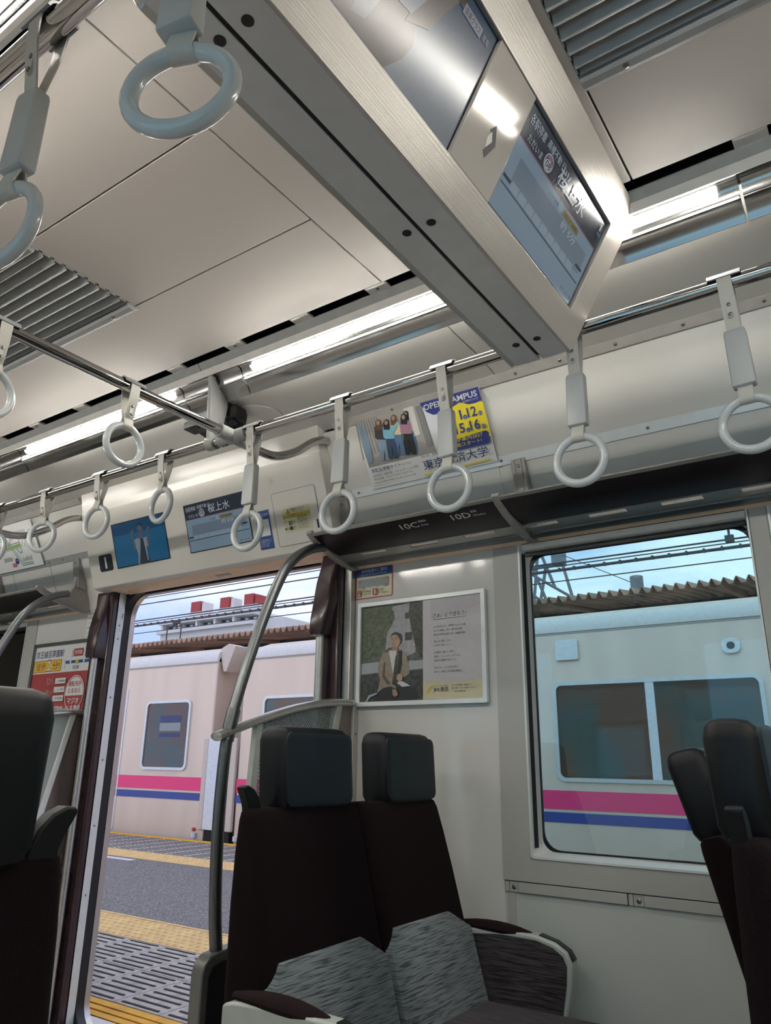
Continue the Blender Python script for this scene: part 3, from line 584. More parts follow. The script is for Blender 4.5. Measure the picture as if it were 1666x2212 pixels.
# ------------------------------------------------------------------ overhead rails
RZ, RY, RR = 0.990, 1.550, 0.0165
def rail(y, label):
    t = athing('overhead_rail', label, 'rail', (-1.68, y, RZ), 'overhead hand rails')
    MB().cyl((XL+0.05, y, RZ), (XR-0.05, y, RZ), RR, 20).build('rail_tube', 'chrome', t, smooth=True); return t
rail(RY, 'polished rail along the window side, carrying the long row of straps'); rail(mir(RY), 'polished rail at the top left corner, nearest the viewer')
def crossbar(x, label):
    t = athing('cross_rail', label, 'rail', (x, MID, RZ), 'cross rails between the two long rails')
    MB().cyl((x, mir(RY)+0.03, RZ), (x, RY-0.03, RZ), RR, 20).build('bar_tube', 'chrome', t, smooth=True)
    for s, f in ((1, lambda y: y), (-1, mir)):
        y = f(RY)
        b = MB(); b.cyl((x-0.062, y, RZ), (x+0.062, y, RZ), 0.0225, 20); b.cyl((x, y-0.066, RZ), (x, y+0.066, RZ), 0.0225, 20)
        c = b.build('cross_joint', 'bracket_grey', t, smooth=True)
        for dx, dy in ((-0.03, -0.0), (-0.045, 0.0), (0.03, 0.0), (0.045, 0.0)): screw(c, (x+dx, y, RZ-0.0225), (0, 0, -1), 0.004)
        pts = curve_pts([(x, f(1.60), RZ-0.002), (x, f(1.67), RZ-0.008), (x, f(1.76), RZ+0.006), (x, f(1.855), RZ+0.056), (x, f(1.953), RZ+0.132), (x, f(2.034), RZ+0.163), (x, f(2.10), RZ+0.158), (x, f(2.16), RZ+0.125)], 8)
        if s == 1 and x < -3: pts = [p+Vector((0, -0.02, -0.055)) if p.y > 1.62 else p for p in pts]
        MB().tube(pts, 0.0155, 14).build('wall_stay', 'chrome', t, smooth=True)
crossbar(-1.68, 'polished bar crossing above the aisle at the left, with two short straps')
crossbar(-3.20, 'polished bar with curved wall stay at the left edge, before the route map')
# hanging brackets, camera, loudspeaker
br = athing('rail_bracket', 'flat grey bracket dropping from the lamp trough to the rail', 'bracket', (-1.78, 1.56, 1.24))
MB().prism([(1.512, 1.232), (1.553, 1.20), (1.592, 1.165), (1.598, 1.14), (1.572, 0.985), (1.565, 0.972), (1.550, 0.966), (1.536, 0.972), (1.530, 0.985)], 'x', -1.789, -1.771).build('plate', 'bracket_grey', br, bevel=0.003)
MB().cyl((-1.797, 1.55, RZ), (-1.763, 1.55, RZ), 0.0235, 20).build('collar', 'bracket_grey', br, smooth=True)
sc = athing('security_camera', 'small black camera box hanging behind the grey rail bracket', 'camera', (-1.93, 1.72, 1.215))
MB().prism([(1.66, 1.222), (1.78, 1.2175), (1.775, 1.150), (1.745, 1.125), (1.69, 1.135), (1.665, 1.165)], 'x', -2.02, -1.86).build('housing', 'black_plastic', sc, bevel=0.008)
MB().box(-1.90, -1.83, 1.68, 1.745, 1.152, 1.208).build('hood', 'black_plastic', sc, bevel=0.008)
MB().cyl((-1.852, 1.705, 1.150), (-1.846, 1.690, 1.138), 0.014, 14).build('lens', 'rubber', sc, smooth=True)
MB().box(-2.10, -2.02, 1.68, 1.74, 1.168, 1.20).build('cable_box', 'black_plastic', sc, bevel=0.006)
sp = athing('speaker_grille', 'round white loudspeaker cover flush in the curved panel above the door', 'speaker', (-1.845, 1.815, 1.222))
MB().tube([(-1.845, 1.815, 1.225), (-1.845, 1.815, 1.2135), (-1.845, 1.815, 1.2120)], 0.09, 36, radii=[0.092, 0.092, 0.088]).build('cover', 'wall_white', sp, smooth=True)
MB().ring([(-1.845+0.0955*math.cos(a*math.pi/18), 1.815+0.0955*math.sin(a*math.pi/18)) for a in range(36)], [(-1.845+0.0925*math.cos(a*math.pi/18), 1.815+0.0925*math.sin(a*math.pi/18)) for a in range(36)], 1.2145, 1.225, lambda u, v, d_: (u, v, d_)).build('rim', 'bracket_grey', sp)
# ------------------------------------------------------------------ hand straps
def belt_path(zb, yb, n=8):
    L = [(-yb, zb), (-0.0165, -0.045), (-0.0190, -0.015)]
    L += [(0.0195*math.cos(math.pi-k*math.pi/n), 0.0195*math.sin(math.pi-k*math.pi/n)) for k in range(n+1)]
    return L+[(0.0190, -0.015), (0.0165, -0.045), (yb, zb)]
def loop_path(zt, zc, yt, r=0.0125):
    return [(-yt, zt), (-r, zc)]+[(-r*math.cos(k*math.pi/6), zc-r*math.sin(k*math.pi/6)) for k in range(1, 6)]+[(r, zc), (yt, zt)]
SM = {}
def smesh(nm, mb, m, smooth=True):
    me = mb.mesh(nm, smooth); me.materials.append(MATS[m]); SM[nm] = me
smesh('belt_long', MB().sheet(belt_path(-0.122, 0.0035), 'x', -0.0145, 0.0145, 0.0028), 'strap_belt')
smesh('belt_short', MB().sheet(belt_path(-0.098, 0.0035), 'x', -0.0145, 0.0145, 0.0028), 'strap_belt')
smesh('belt_end', MB().sheet(loop_path(-0.245, -0.2785, 0.003), 'x', -0.0145, 0.0145, 0.0025), 'strap_belt')
smesh('belt_end_short', MB().sheet(loop_path(-0.085, -0.1185, 0.003), 'x', -0.0145, 0.0145, 0.0025), 'strap_belt')
smesh('clip', MB().prism([(0.0205*math.cos(math.radians(a)), 0.0205*math.sin(math.radians(a))) for a in range(10, 171, 20)]+[(0.0245*math.cos(math.radians(a)), 0.0245*math.sin(math.radians(a))) for a in range(170, 9, -20)], 'x', -0.034, 0.034), 'clip_grey')
def sleeve():
    L = []
    for z, hx, hy in ((-0.119, 0.0175, 0.0095), (-0.121, 0.0200, 0.0115), (-0.128, 0.0215, 0.0125), (-0.246, 0.0228, 0.0135), (-0.250, 0.0222, 0.0128), (-0.252, 0.0195, 0.010)):
        L.append([(x, y, z) for x, y in rrect(-hx, hx, -hy, hy, 0.003, 3)])
    return MB().loft(L)
smesh('sleeve', sleeve(), 'strap_sleeve')
smesh('rivet_plate', MB().prism(rrect(-0.006, 0.006, -0.093, -0.055, 0.005, 4), 'y', -0.0155, -0.0105), 'strap_belt')
def rivets():
    b = MB()
    for z in (-0.062, -0.086): b.tube([(0, -0.0155, z), (0, -0.0175, z), (0, -0.0185, z)], 0.004, 10, radii=[0.0042, 0.0042, 0.0025])
    return b
smesh('rivets', rivets(), 'screw_metal')
def ringmesh(zc): return MB().tube([(0.0565*math.sin(2*math.pi*k/40), 0, zc+0.0565*math.cos(2*math.pi*k/40)) for k in range(40)], 0.0098, 12, closed=True)
smesh('ring_long', ringmesh(-0.335), 'strap_ring'); smesh('ring_short', ringmesh(-0.175), 'strap_ring')
def strap(loc, rz, long, twist, label, swing=0.0, tilt=0.0, group='hand straps'):
    t = thing('hand_strap', label, 'strap', loc, rz, group); t.rotation_euler = (0, 0, rz)
    link('clip', SM['clip'], t)
    parts = [link('belt', SM['belt_long' if long else 'belt_short'], t), link('rivet_plate', SM['rivet_plate'], t), link('rivets', SM['rivets'], t)]
    if long: parts.append(link('sleeve', SM['sleeve'], t))
    parts += [link('belt_end', SM['belt_end' if long else 'belt_end_short'], t), link('ring', SM['ring_long' if long else 'ring_short'], t)]
    for p in parts: p.rotation_euler = (tilt, swing, 0)
    for p in parts[-2:] + ([parts[3]] if long else []): p.rotation_euler = (tilt, swing, math.radians(twist)*(0.5 if p.name.startswith('sleeve') else 1))
for i, (x, lg, tw, lab) in enumerate((
        (-3.062, 0, 10, 'short hand strap at the left edge, first on the window-side rail'), (-2.721, 0, 20, 'short hand strap hanging in front of the route map'), (-2.371, 0, 7, 'short hand strap beside the figure on the left door screen'),
        (-2.011, 0, -6, 'short hand strap overlapping the top right corner of the blue screen'), (-1.587, 1, 0, 'long-sleeved hand strap in front of the destination screen'), (-1.23, 1, 0, 'long-sleeved hand strap left of the campus poster'),
        (-0.888, 1, 0, 'long-sleeved hand strap hanging across the campus poster'), (-0.528, 1, 0, 'long-sleeved hand strap below the end of the ceiling screens'), (-0.184, 1, 0, 'long-sleeved hand strap at the right edge'))):
    strap((x, RY, RZ), 0, lg, tw, lab, swing=(0.02 if i % 2 else -0.03) if i > 4 else 0.0)
strap((-1.68, 1.15, RZ), math.pi/2, 0, 0, 'short hand strap in the middle of the cross bar'); strap((-1.68, 0.772, RZ), math.pi/2, 0, 8, 'short hand strap at the left end of the cross bar')
strap((-0.865, mir(RY), RZ), 0, 1, 10, 'hand strap at the far left, its ring cut by the picture edge', swing=0.03); strap((-0.555, mir(RY), RZ), 0, 1, 26, 'nearest hand strap, its large ring at the top left', swing=-0.075, tilt=-0.08)
# ------------------------------------------------------------------ ceiling screen unit
mo = athing('screen_unit', 'wedge-shaped grey housing with two screens hanging across the ceiling', 'monitor', (-0.6055, MID, 0.93))
y0, y1 = 0.399, 1.531
MB().prism([(-0.668, 0.934), (-0.543, 0.934), (-0.366, 1.246), (-0.366, 1.2615), (-0.845, 1.2615), (-0.845, 1.246)], 'y', y0+0.003, y1-0.003).build('housing', 'monitor_grey', mo)
for xa, xb in ((-0.672, -0.6095), (-0.6015, -0.5385)):
    p_ = MB().box(xa, xb, y0, y1, 0.928, 0.934).build('base_plate', 'monitor_grey', mo, bevel=0.0015)
    for y in (0.495, 0.965, 1.437):
        xc = -0.629 if xa < -0.65 else -0.5765
        MB().cyl((xc, y, 0.9285), (xc, y, 0.9268), 0.0088, 18).build('bolt_hole', 'black_plastic', p_)
MB().box(-0.6095, -0.6015, y0+0.02, y1-0.02, 0.931, 0.935).build('slit', 'groove_dark', mo)
mat('monitor_frame', (0.56, 0.53, 0.49), 0.3, 0.35, var=0.035, scale=1.0, bump=0.2, stretch=(0.4, 600, 0.4))
fy = Vector((0.185, 0, 0.325)).normalized(); FH = 0.374
for side in (0, 1):
    org = Vector((-0.5425, y0, 0.930)) if side == 0 else Vector((-0.6685, y1, 0.930)); xd = (0, 1, 0) if side == 0 else (0, -1, 0); yd = fy if side == 0 else Vector((-fy.x, 0, fy.z))
    fr_ = MB().ring(rrect(0, 1.132, 0, FH, 0.012), rrect(0.091, 1.054, 0.070, 0.287, 0.002), 0.0, 0.014, lambda u, v, d_: (u, v, d_)).build('screen_frame', 'monitor_frame', mo, bevel=0.0015)
    place(fr_, org-Vector(mo.location), xd, yd)
    MB().box(0.084, 1.062, 0.063, 0.294, 0.0, 0.0035).build('screen_bed', 'black_plastic', fr_)
    if side: continue
    MB().box(0.496, 0.639, 0.071, 0.286, 0.0035, 0.0125).build('lock_panel', 'monitor_panel', fr_, bevel=0.0008)
    MB().prism([(0.562, 0.165), (0.573, 0.180), (0.592, 0.152), (0.577, 0.120), (0.566, 0.128), (0.580, 0.152)], 'z', 0.0124, 0.0132).build('lock_recess', 'black_plastic', fr_)
    MB().prism([(0.561, 0.150), (0.568, 0.165), (0.578, 0.152), (0.568, 0.135)], 'z', 0.0130, 0.0138).build('lock_key', 'trim_white', fr_)
    monitor_face = fr_
def destination(root, w, h, oz=0.0, ox=0.0, oy=0.0):
    # lettering and line diagram of the destination screen, w x h, laid on root
    class D(Sheet):
        def __init__(s): s.root, s.k, s.t = root, 0, oz
        def poly(s, name, m, pts, mm=False): return Sheet.poly(s, name, m, [(ox+x*w, oy+y*h) for x, y in pts])
        def many(s, name, m, ps): return Sheet.many(s, name, m, [[(ox+x*w, oy+y*h) for x, y in p] for p in ps])
        def t_(s, body, m, x, y, hh, ww, **k): return Sheet.text(s, body, m, ox+x*w, oy+y*h, hh*h, ww*w, **k)
    D_ = D()
    D_.poly('screen_ground', 'l_light', [(0.012, 0.02), (0.988, 0.02), (0.988, 0.985), (0.012, 0.985)])
    D_.poly('name_band', 'l_band', [(0.012, 0.69), (0.988, 0.69), (0.988, 0.985), (0.012, 0.985)])
    D_.poly('band_rule', 'l_pink', [(0.012, 0.678), (0.988, 0.678), (0.988, 0.692), (0.012, 0.692)])
    D_.poly('map_panel', 'l_panel', [(0.09, 0.33), (0.94, 0.33), (0.94, 0.56), (0.09, 0.56)])
    D_.many('stop_cell', 'l_cell', [[(0.10+0.085*i, 0.27), (0.175+0.085*i, 0.27), (0.18+0.085*i, 0.35), (0.105+0.085*i, 0.35)] for i in range(9)])
    D_.many('map_line', 'l_line', [[(0.02, 0.245), (0.97, 0.245), (0.97, 0.258), (0.02, 0.258)], [(0.02, 0.30), (0.095, 0.30), (0.095, 0.33), (0.02, 0.33)], [(0.88, 0.37), (0.96, 0.37), (0.96, 0.40), (0.88, 0.40)]])
    D_.t_('各駅停車', 'l_white', 0.035, 0.845, 0.105, 0.165); D_.t_('高幡不動 行', 'l_white', 0.225, 0.865, 0.085, 0.21); D_.t_('ただいま', 'l_white', 0.07, 0.715, 0.08, 0.155)
    D_.poly('line_badge', 'l_white', [(0.29+0.046*math.cos(a*math.pi/12), 0.775+0.082*math.sin(a*math.pi/12)) for a in range(24)])
    D_.poly('badge_ring', 'l_pink', [(0.29+0.040*math.cos(a*math.pi/12), 0.775+0.072*math.sin(a*math.pi/12)) for a in range(24)])
    D_.poly('badge_core', 'l_white', [(0.29+0.036*math.cos(a*math.pi/12), 0.755+0.045*math.sin(a*math.pi/12)) for a in range(24)])
    D_.t_('KO', 'l_white', 0.272, 0.81, 0.05, 0.036); D_.t_('08', 'l_band', 0.263, 0.725, 0.085, 0.055, bold=0.02)
    D_.t_('桜上水', 'l_white', 0.40, 0.735, 0.19, 0.345, bold=0.012)
    D_.t_('1', 'l_white', 0.945, 0.86, 0.10, 0.016); D_.t_('号車', 'l_cell', 0.935, 0.80, 0.045, 0.04)
    D_.poly('train_label', 'l_yellow', [(0.565, 0.575), (0.765, 0.575), (0.765, 0.64), (0.565, 0.64)])
    D_.t_('4ドア 10両', 'l_line', 0.59, 0.588, 0.045, 0.15); D_.t_('この電車', 'l_line', 0.39, 0.585, 0.035, 0.11); D_.t_('約 5分', 'l_white', 0.585, 0.47, 0.09, 0.19)
    D_.poly('time_box', 'l_cell', [(0.505, 0.575), (0.545, 0.575), (0.545, 0.65), (0.505, 0.65)])
    D_.t_('桜上水', 'l_line', 0.82, 0.05, 0.035, 0.15)
s1 = MB().box(0.094, 0.491, 0.073, 0.284, 0.0035, 0.0050).build('video_screen', 'video_gradient', monitor_face)
s2 = MB().box(0.642, 1.050, 0.073, 0.284, 0.0035, 0.0050).build('destination_screen', 'l_line', monitor_face)
def v(name, m, pts, k): MB().add([(x, y, 0.0052+0.0002*k) for x, y in pts], [tuple(range(len(pts)))]).build(name, m, s1)
v('figure_body', 'v_skin', [(0.15, 0.076), (0.30, 0.076), (0.325, 0.11), (0.335, 0.14), (0.305, 0.20), (0.24, 0.24), (0.15, 0.22)], 2)
v('figure_sleeve', 'v_cloth', [(0.205, 0.09), (0.235, 0.10), (0.25, 0.16), (0.285, 0.215), (0.25, 0.235), (0.215, 0.17)], 3)
v('figure_forearm', 'v_skin', [(0.30, 0.155), (0.35, 0.18), (0.365, 0.225), (0.385, 0.262), (0.37, 0.268), (0.345, 0.235), (0.305, 0.20)], 4)
v('figure_hand', 'v_dark', [(0.37, 0.258), (0.395, 0.256), (0.405, 0.27), (0.39, 0.278), (0.372, 0.272)], 5)
v('figure_cuff', 'v_pale', [(0.275, 0.165), (0.305, 0.17), (0.335, 0.235), (0.315, 0.25), (0.285, 0.215)], 5)
v('caption_plate', 'v_pale', [(0.395, 0.252), (0.452, 0.252), (0.452, 0.268), (0.395, 0.268)], 6)
def vt(body, m, x, y, h, w, k, root=None):
    me = text_mesh(body, h); xs = [p.co.x for p in me.vertices]; a, b_ = min(xs), max(xs); yy = min(p.co.y for p in me.vertices)
    for p in me.vertices: p.co = (x+(p.co.x-a)*w/(b_-a), y+p.co.y-yy, 0.0052+0.0002*k)
    me.materials.append(MATS[m]); link('lettering', me, root or s1)
vt('音楽クラス', 'v_dark', 0.399, 0.2545, 0.012, 0.049, 7); vt('募集', 'v_pale', 0.457, 0.2545, 0.012, 0.020, 7)
destination(s2, 0.408, 0.211, 0.0052, 0.642, 0.073)
# ------------------------------------------------------------------ door header with screens and stickers
HX, HU = (1, 0, 0), Vector((0, -0.3337, 0.9427))
hd = athing('door_header', 'white sloping panel with two screens above the open door', 'panel', (-2.435, 2.112, 0.771))
hp = [(2.112, 0.771), (1.9965, 1.097), (2.000, 1.104), (1.975, 1.215), (2.30, 1.215), (2.30, 0.757), (2.14, 0.757), (2.116, 0.7625)]
MB().prism(hp, 'x', -3.180, -1.692).build('header_body', 'header_white', hd, bevel=0.003)
MB().prism([(2.15, 0.7575), (2.265, 0.7575), (2.265, 0.752), (2.16, 0.751)], 'x', -3.09, -1.74).build('header_tray', 'underside_reflection', hd, bevel=0.002)  # underside tray, reflected warmth put into its colour, holds no lamp
MB().prism([(2.19, 0.7515), (2.215, 0.7515), (2.212, 0.749), (2.193, 0.749)], 'x', -2.42, -2.34).build('tray_latch', 'bracket_grey', hd)
def HP(x, s): return Vector((x, 2.112, 0.771))+HU*s+Vector((0, -0.9427, -0.3337))*0.0005
lcd1 = Sheet(hd, 'video_screen', 'black_plastic', 0.371, 0.209, HP(-2.971, 0.063), HX, HU, 0.0015)
lcd1.rect('picture', 's_blue', 0.006, 0.366, 0.005, 0.204)
lcd1.poly('picture_edge', 's_blue2', [(0.006, 0.15), (0.366, 0.15), (0.366, 0.204), (0.006, 0.204)])
for nm, m, pts in SCREEN_FIGURE: lcd1.poly(nm, m, pts, mm=True)
lcd2 = Sheet(hd, 'destination_screen', 'black_plastic', 0.373, 0.209, HP(-2.468, 0.066), HX, HU, 0.0015)
destination(lcd2.root, 0.373, 0.209, 0.0016)
sg = Sheet(hd, 'car_number_plate', 'ink_sign', 0.098, 0.079, HP(-3.099, 0.063), HX, HU, 0.002, r=0.012)
sg.text('1', 'ink_white', 0.043, 0.012, 0.078, 0.0125, bold=0.02)
hat = Sheet(hd, 'access_flap', 'header_white', 0.220, 0.211, HP(-1.963, 0.022), HX, HU, 0.0015, r=0.012)
MB().ring(rrect(-0.0016, 0.2216, -0.0016, 0.2126, 0.0136, 4), rrect(0.0008, 0.2192, 0.0008, 0.2102, 0.0112, 4), 0.0002, 0.0018, lambda u, v_, d_: (u, v_, d_)).build('flap_gap', 'ink_grey', hat.root)
MB().box(0.205, 0.213, 0.045, 0.078, 0.0015, 0.003).build('flap_catch', 'ink_sign', hat.root)
ys = Sheet(hd, 'warning_sticker', 'ink_cream', 0.140, 0.097, HP(-1.922, 0.069)+Vector((0, -0.943, -0.334))*0.0016, HX, HU, 0.0006, r=0.005)
ys.rect('band', 'ink_mustard', 0.0, 0.140, 0.056, 0.073)
ys.poly('triangle', 'ink_black', [(0.020, 0.0755), (0.040, 0.0755), (0.030, 0.0935)]); ys.poly('triangle_core', 'ink_yellow', [(0.0235, 0.0775), (0.0365, 0.0775), (0.030, 0.0892)]); ys.rect('mark', 'ink_black', 0.0293, 0.0307, 0.0785, 0.0855)
ys.text('非常用ドアコック', 'ink_black', 0.043, 0.082, 0.012, 0.070, bold=0.01); ys.text('Emergency Door Handle', 'ink_black', 0.052, 0.0758, 0.005, 0.052)
ys.text('走行中は操作しないでください。', 'ink_black', 0.030, 0.0645, 0.0065, 0.080); ys.text('Do not operate it when the train is moving.', 'ink_black', 0.008, 0.0575, 0.005, 0.112)
ys.text('ひらく', 'ink_black', 0.006, 0.042, 0.010, 0.018); ys.text('開ける', 'ink_black', 0.005, 0.012, 0.010, 0.024, bold=0.02)
ys.many('pictogram', 'ink_black', [[(0.028, 0.030), (0.044, 0.030), (0.044, 0.034), (0.032, 0.034), (0.032, 0.046), (0.028, 0.046)], [(0.030, 0.010), (0.044, 0.010), (0.044, 0.022), (0.037, 0.026), (0.030, 0.022)], [(0.036, 0.040), (0.046, 0.037), (0.046, 0.042), (0.036, 0.045)], [(0.018, 0.026), (0.022, 0.026), (0.020, 0.0235)]])
ys.text('ドアを手で\nあけることが\nできます', 'ink_black', 0.050, 0.032, 0.0050, 0.016, leading=1.0); ys.text('線路には\n降りないで\nください', 'ink_black', 0.050, 0.010, 0.0050, 0.016)
ys.text('非常の場合は乗務員の\n案内にしたがって\nください。係員が行く\nまでお待ちください。', 'ink_black', 0.074, 0.032, 0.0062, 0.054, bold=0.01); ys.text('In an emergency follow\nthe instructions of the\ntrain crew and wait.\nDo not go on the track.', 'ink_black', 0.074, 0.008, 0.0055, 0.054)
bs = Sheet(hd, 'code_sticker', 'ink_blue', 0.073, 0.156, HP(-2.064, 0.0225), HX, HU, 0.0008)
bs.disc('number_disc', 'ink_white', 0.016, 0.137, 0.0135); bs.text('1', 'ink_blue', 0.0115, 0.129, 0.022, 0.0075, bold=0.03)
bs.rect('blank_box', 'ink_white', 0.006, 0.066, 0.053, 0.120); bs.text('号車 位置情報\nアンケート', 'ink_white', 0.034, 0.128, 0.008, 0.034)
bs.text('この車両の情報はこちら\nから読み取りください。\nScan for information\nabout this carriage.', 'ink_white', 0.006, 0.010, 0.0075, 0.060)
for r_ in range(5):
    for c_ in range(3 if r_ % 2 else 5 if r_ == 2 else 3):
        n_ = 3 if r_ in (0, 1, 3, 4) else 5; stp = 0.0105 if r_ in (0, 4) else 0.0053
        p = HP(-1.951+(c_-(n_-1)/2)*stp, 0.286+(2-r_)*0.0065); MB().cyl(p, p+Vector((0, -0.94, -0.33))*0.0005, 0.0011, 8).build('speaker_hole', 'ink_sign', hd)
# ------------------------------------------------------------------ luggage racks
def rack(x0, x1, fins, label):
    t = athing('luggage_rack', label, 'rack', ((x0+x1)/2, 2.25, 0.72), 'luggage racks')
    MB().prism([(1.948, 0.760), (1.952, 0.766), (1.962, 0.766), (1.966, 0.758), (1.958, 0.752)], 'x', x0, x1).build('edge_rail', 'rack_alu', t, bevel=0.001)
    MB().sheet([(1.957, 0.752), (1.99, 0.738), (2.03, 0.7265), (2.07, 0.719), (2.106, 0.7145)], 'x', x0, x1, 0.005).build('glass_shelf', 'rack_brown', t, smooth=True)
    bx = sorted(fins); cells = []
    lo = bx[0]
    b = MB(); b.sheet([(2.106, 0.712), (2.1145, 0.7110)], 'x', x0, x1, 0.005); b.sheet([(2.1355, 0.7080), (2.165, 0.702)], 'x', x0, x1, 0.005); b.build('slotted_rail', 'rack_alu', t)
    k = 0; x = x0+0.055
    while x < x1-0.2:
        MB().sheet([(2.1145, 0.7110), (2.1355, 0.7080)], 'x', x-0.055, x+0.045, 0.005).build('slot_bridge', 'rack_alu', t); x += 0.215
    MB().prism([(2.165, 0.716), (2.165, 0.697), (2.178, 0.690), (2.200, 0.690), (2.208, 0.700), (2.208, 0.716)], 'x', x0, x1).build('light_rail', 'satin_steel', t, bevel=0.002)
    MB().prism([(2.208, 0.716), (2.208, 0.702), (2.238, 0.690), (2.249, 0.700), (2.249, 0.716)], 'x', x0, x1).build('wall_rail', 'underside_reflection', t)  # same painted reflection tan under the rack
    prof = [(2.172, 0.955), (2.138, 0.962), (2.128, 0.945), (2.142, 0.86), (2.135, 0.80), (2.110, 0.758), (2.070, 0.742), (2.01, 0.752), (1.965, 0.770), (1.946, 0.774), (1.942, 0.762), (1.968, 0.744), (2.02, 0.722), (2.08, 0.704), (2.15, 0.688), (2.215, 0.680), (2.246, 0.690), (2.249, 0.75)]
    for fx in fins:
        f = MB().prism(prof, 'x', fx-0.013, fx+0.013).build('rack_bracket', 'rack_fin', t, bevel=0.003)
        MB().prism([(2.158, 0.955), (2.126, 0.950), (2.140, 0.875), (2.150, 0.80), (2.20, 0.79)], 'x', fx-0.024, fx-0.012).build('bracket_cheek', 'rack_fin', f, bevel=0.002)
        MB().prism([(2.158, 0.955), (2.126, 0.950), (2.140, 0.875), (2.150, 0.80), (2.20, 0.79)], 'x', fx+0.012, fx+0.024).build('bracket_cheek', 'rack_fin', f, bevel=0.002)
        screw(f, (fx, 2.131, 0.925), (0, -1, -0.1), 0.006)
    return t
rk = rack(-1.680, XR-0.1, (-1.680, -0.945, 0.60), 'brown glass luggage rack with seat numbers above the framed poster and window')
rack(XL+0.1, -3.385, (-3.385, -4.12), 'luggage rack at the left edge beyond the door, its grey end bracket showing')
def racktext(body, x, s, h, w, m='ink_white'):
    # lettering on the curved underside, near the front rail
    me = text_mesh(body, h, 0.01); xs = [p.co.x for p in me.vertices]; a, b_ = min(xs), max(xs); yy = min(p.co.y for p in me.vertices)
    for p in me.vertices:
        q = s-(p.co.y-yy); p.co = (x+(p.co.x-a)*w/(b_-a), 1.957+q*0.917, 0.752-q*0.40-0.0014+0.9*q*q)
    me.materials.append(MATS[m]); link('lettering', me, rk)
racktext('10C', -1.318, 0.052, 0.040, 0.070); racktext('10D', -1.122, 0.052, 0.040, 0.068)
racktext('通路側', -1.243, 0.030, 0.012, 0.030); racktext('Aisle', -1.243, 0.050, 0.014, 0.030); racktext('窓側', -1.048, 0.030, 0.012, 0.020); racktext('Window', -1.048, 0.050, 0.014, 0.045)
# ------------------------------------------------------------------ partitions beside the door
def partition(x, s, label, tall):
    t = athing('partition', label, 'partition', (x, 1.9, FL), 'door partitions')
    MB().prism([(1.578, FL), (1.578, -0.545), (1.586, -0.522), (1.606, -0.505), (1.64, -0.499), (2.24, -0.47), (2.24, FL)], 'x', x-0.022, x+0.022).build('board_edge', 'board_edge', t, bevel=0.004)
    MB().prism([(1.60, FL+0.02), (1.60, -0.555), (1.612, -0.532), (1.64, -0.524), (2.22, -0.495), (2.22, FL+0.02)], 'x', x-0.025, x+0.025).build('board_face', 'partition_board', t)
    screw(t, (x, 1.70, -0.4955), (0, 0, 1), 0.006)
    P = curve_pts([(x, 1.645, -0.52), (x, 1.628, -0.40), (x, 1.617, -0.25), (x, 1.615, -0.10), (x, 1.624, 0.06), (x, 1.655, 0.18), (x, 1.695, 0.30), (x, 1.745, 0.43), (x, 1.80, 0.55), (x, 1.842, 0.617), (x, 1.90, 0.672), (x, 1.97, 0.712), (x, 2.03, 0.732)], 6)
    MB().tube(P, 0.0175, 16).build('pole', 'satin_steel', t, smooth=True)
    MB().tube([(x, 1.6225, 0.045), (x, 1.630, 0.085), (x, 1.642, 0.135)], 0.0205, 16).build('pole_sleeve', 'satin_steel', t, smooth=True)
    H_ = curve_pts([(x, 1.575, 0.052), (x, 1.60, 0.062), (x, 1.733, 0.105), (x, 1.86, 0.140), (x, 1.946, 0.160), (x, 2.05, 0.178), (x, 2.118, 0.186), (x, 2.20, 0.190), (x, 2.25, 0.190)], 6)
    L = []
    for i, p in enumerate(H_):
        dd = (H_[min(i+1, len(H_)-1)]-H_[max(i-1, 0)]).normalized(); up = Vector((1, 0, 0)).cross(dd).normalized()*-1
        if up.z < 0: up = -up
        r = 1.0 if i > 2 else (0.35, 0.75, 0.93)[i]
        L.append([p+Vector((1, 0, 0))*0.023*r*math.cos(k*math.pi/8)+up*0.0135*r*math.sin(k*math.pi/8) for k in range(16)])
    MB().loft(L).build('handrail', 'aluminium', t, smooth=True)
    MB().prism([(1.735, 0.095), (1.757, 0.103), (1.745, -0.20), (1.735, -0.49), (1.705, -0.49), (1.718, -0.20)], 'x', x-0.010, x+0.010).build('glass_edge_strip', 'arm_shell', t)
    MB().prism([(1.752, 0.10), (1.86, 0.137), (1.946, 0.155), (2.05, 0.172), (2.135, 0.180), (2.045, -0.23), (1.985, -0.49), (1.735, -0.49)], 'x', x-0.003, x+0.003).build('glass_panel', 'dotted_glass' if s > 0 else 'frosted_glass', t)
    MB().prism([(2.130, 0.182), (2.158, 0.182), (2.068, -0.23), (2.008, -0.49), (1.980, -0.49), (2.040, -0.23)], 'x', x-0.012, x+0.012).build('slanted_strip', 'alu_bright' if s < 0 else 'arm_shell', t, bevel=0.002)
    MB().prism([(2.158, 0.180), (2.225, 0.182), (2.225, -0.49), (2.008, -0.49), (2.068, -0.23)], 'x', x-0.004, x+0.004).build('metal_panel', 'brushed_panel', t)
    MB().prism([(2.220, 0.182), (2.249, 0.182), (2.249, FL), (2.220, FL)], 'x', x-0.014, x+0.014).build('wall_post', 'aluminium' if s < 0 else 'surround_grey', t, bevel=0.002)
    screw(t, (x+0.014*s, 2.235, 0.085), (s, 0, 0), 0.004)
partition(-1.68, 1, 'door partition with curved pole behind the pair of maroon seats', True)
partition(-3.25, -1, 'door partition with frosted glass at the left, below the red advert', True)
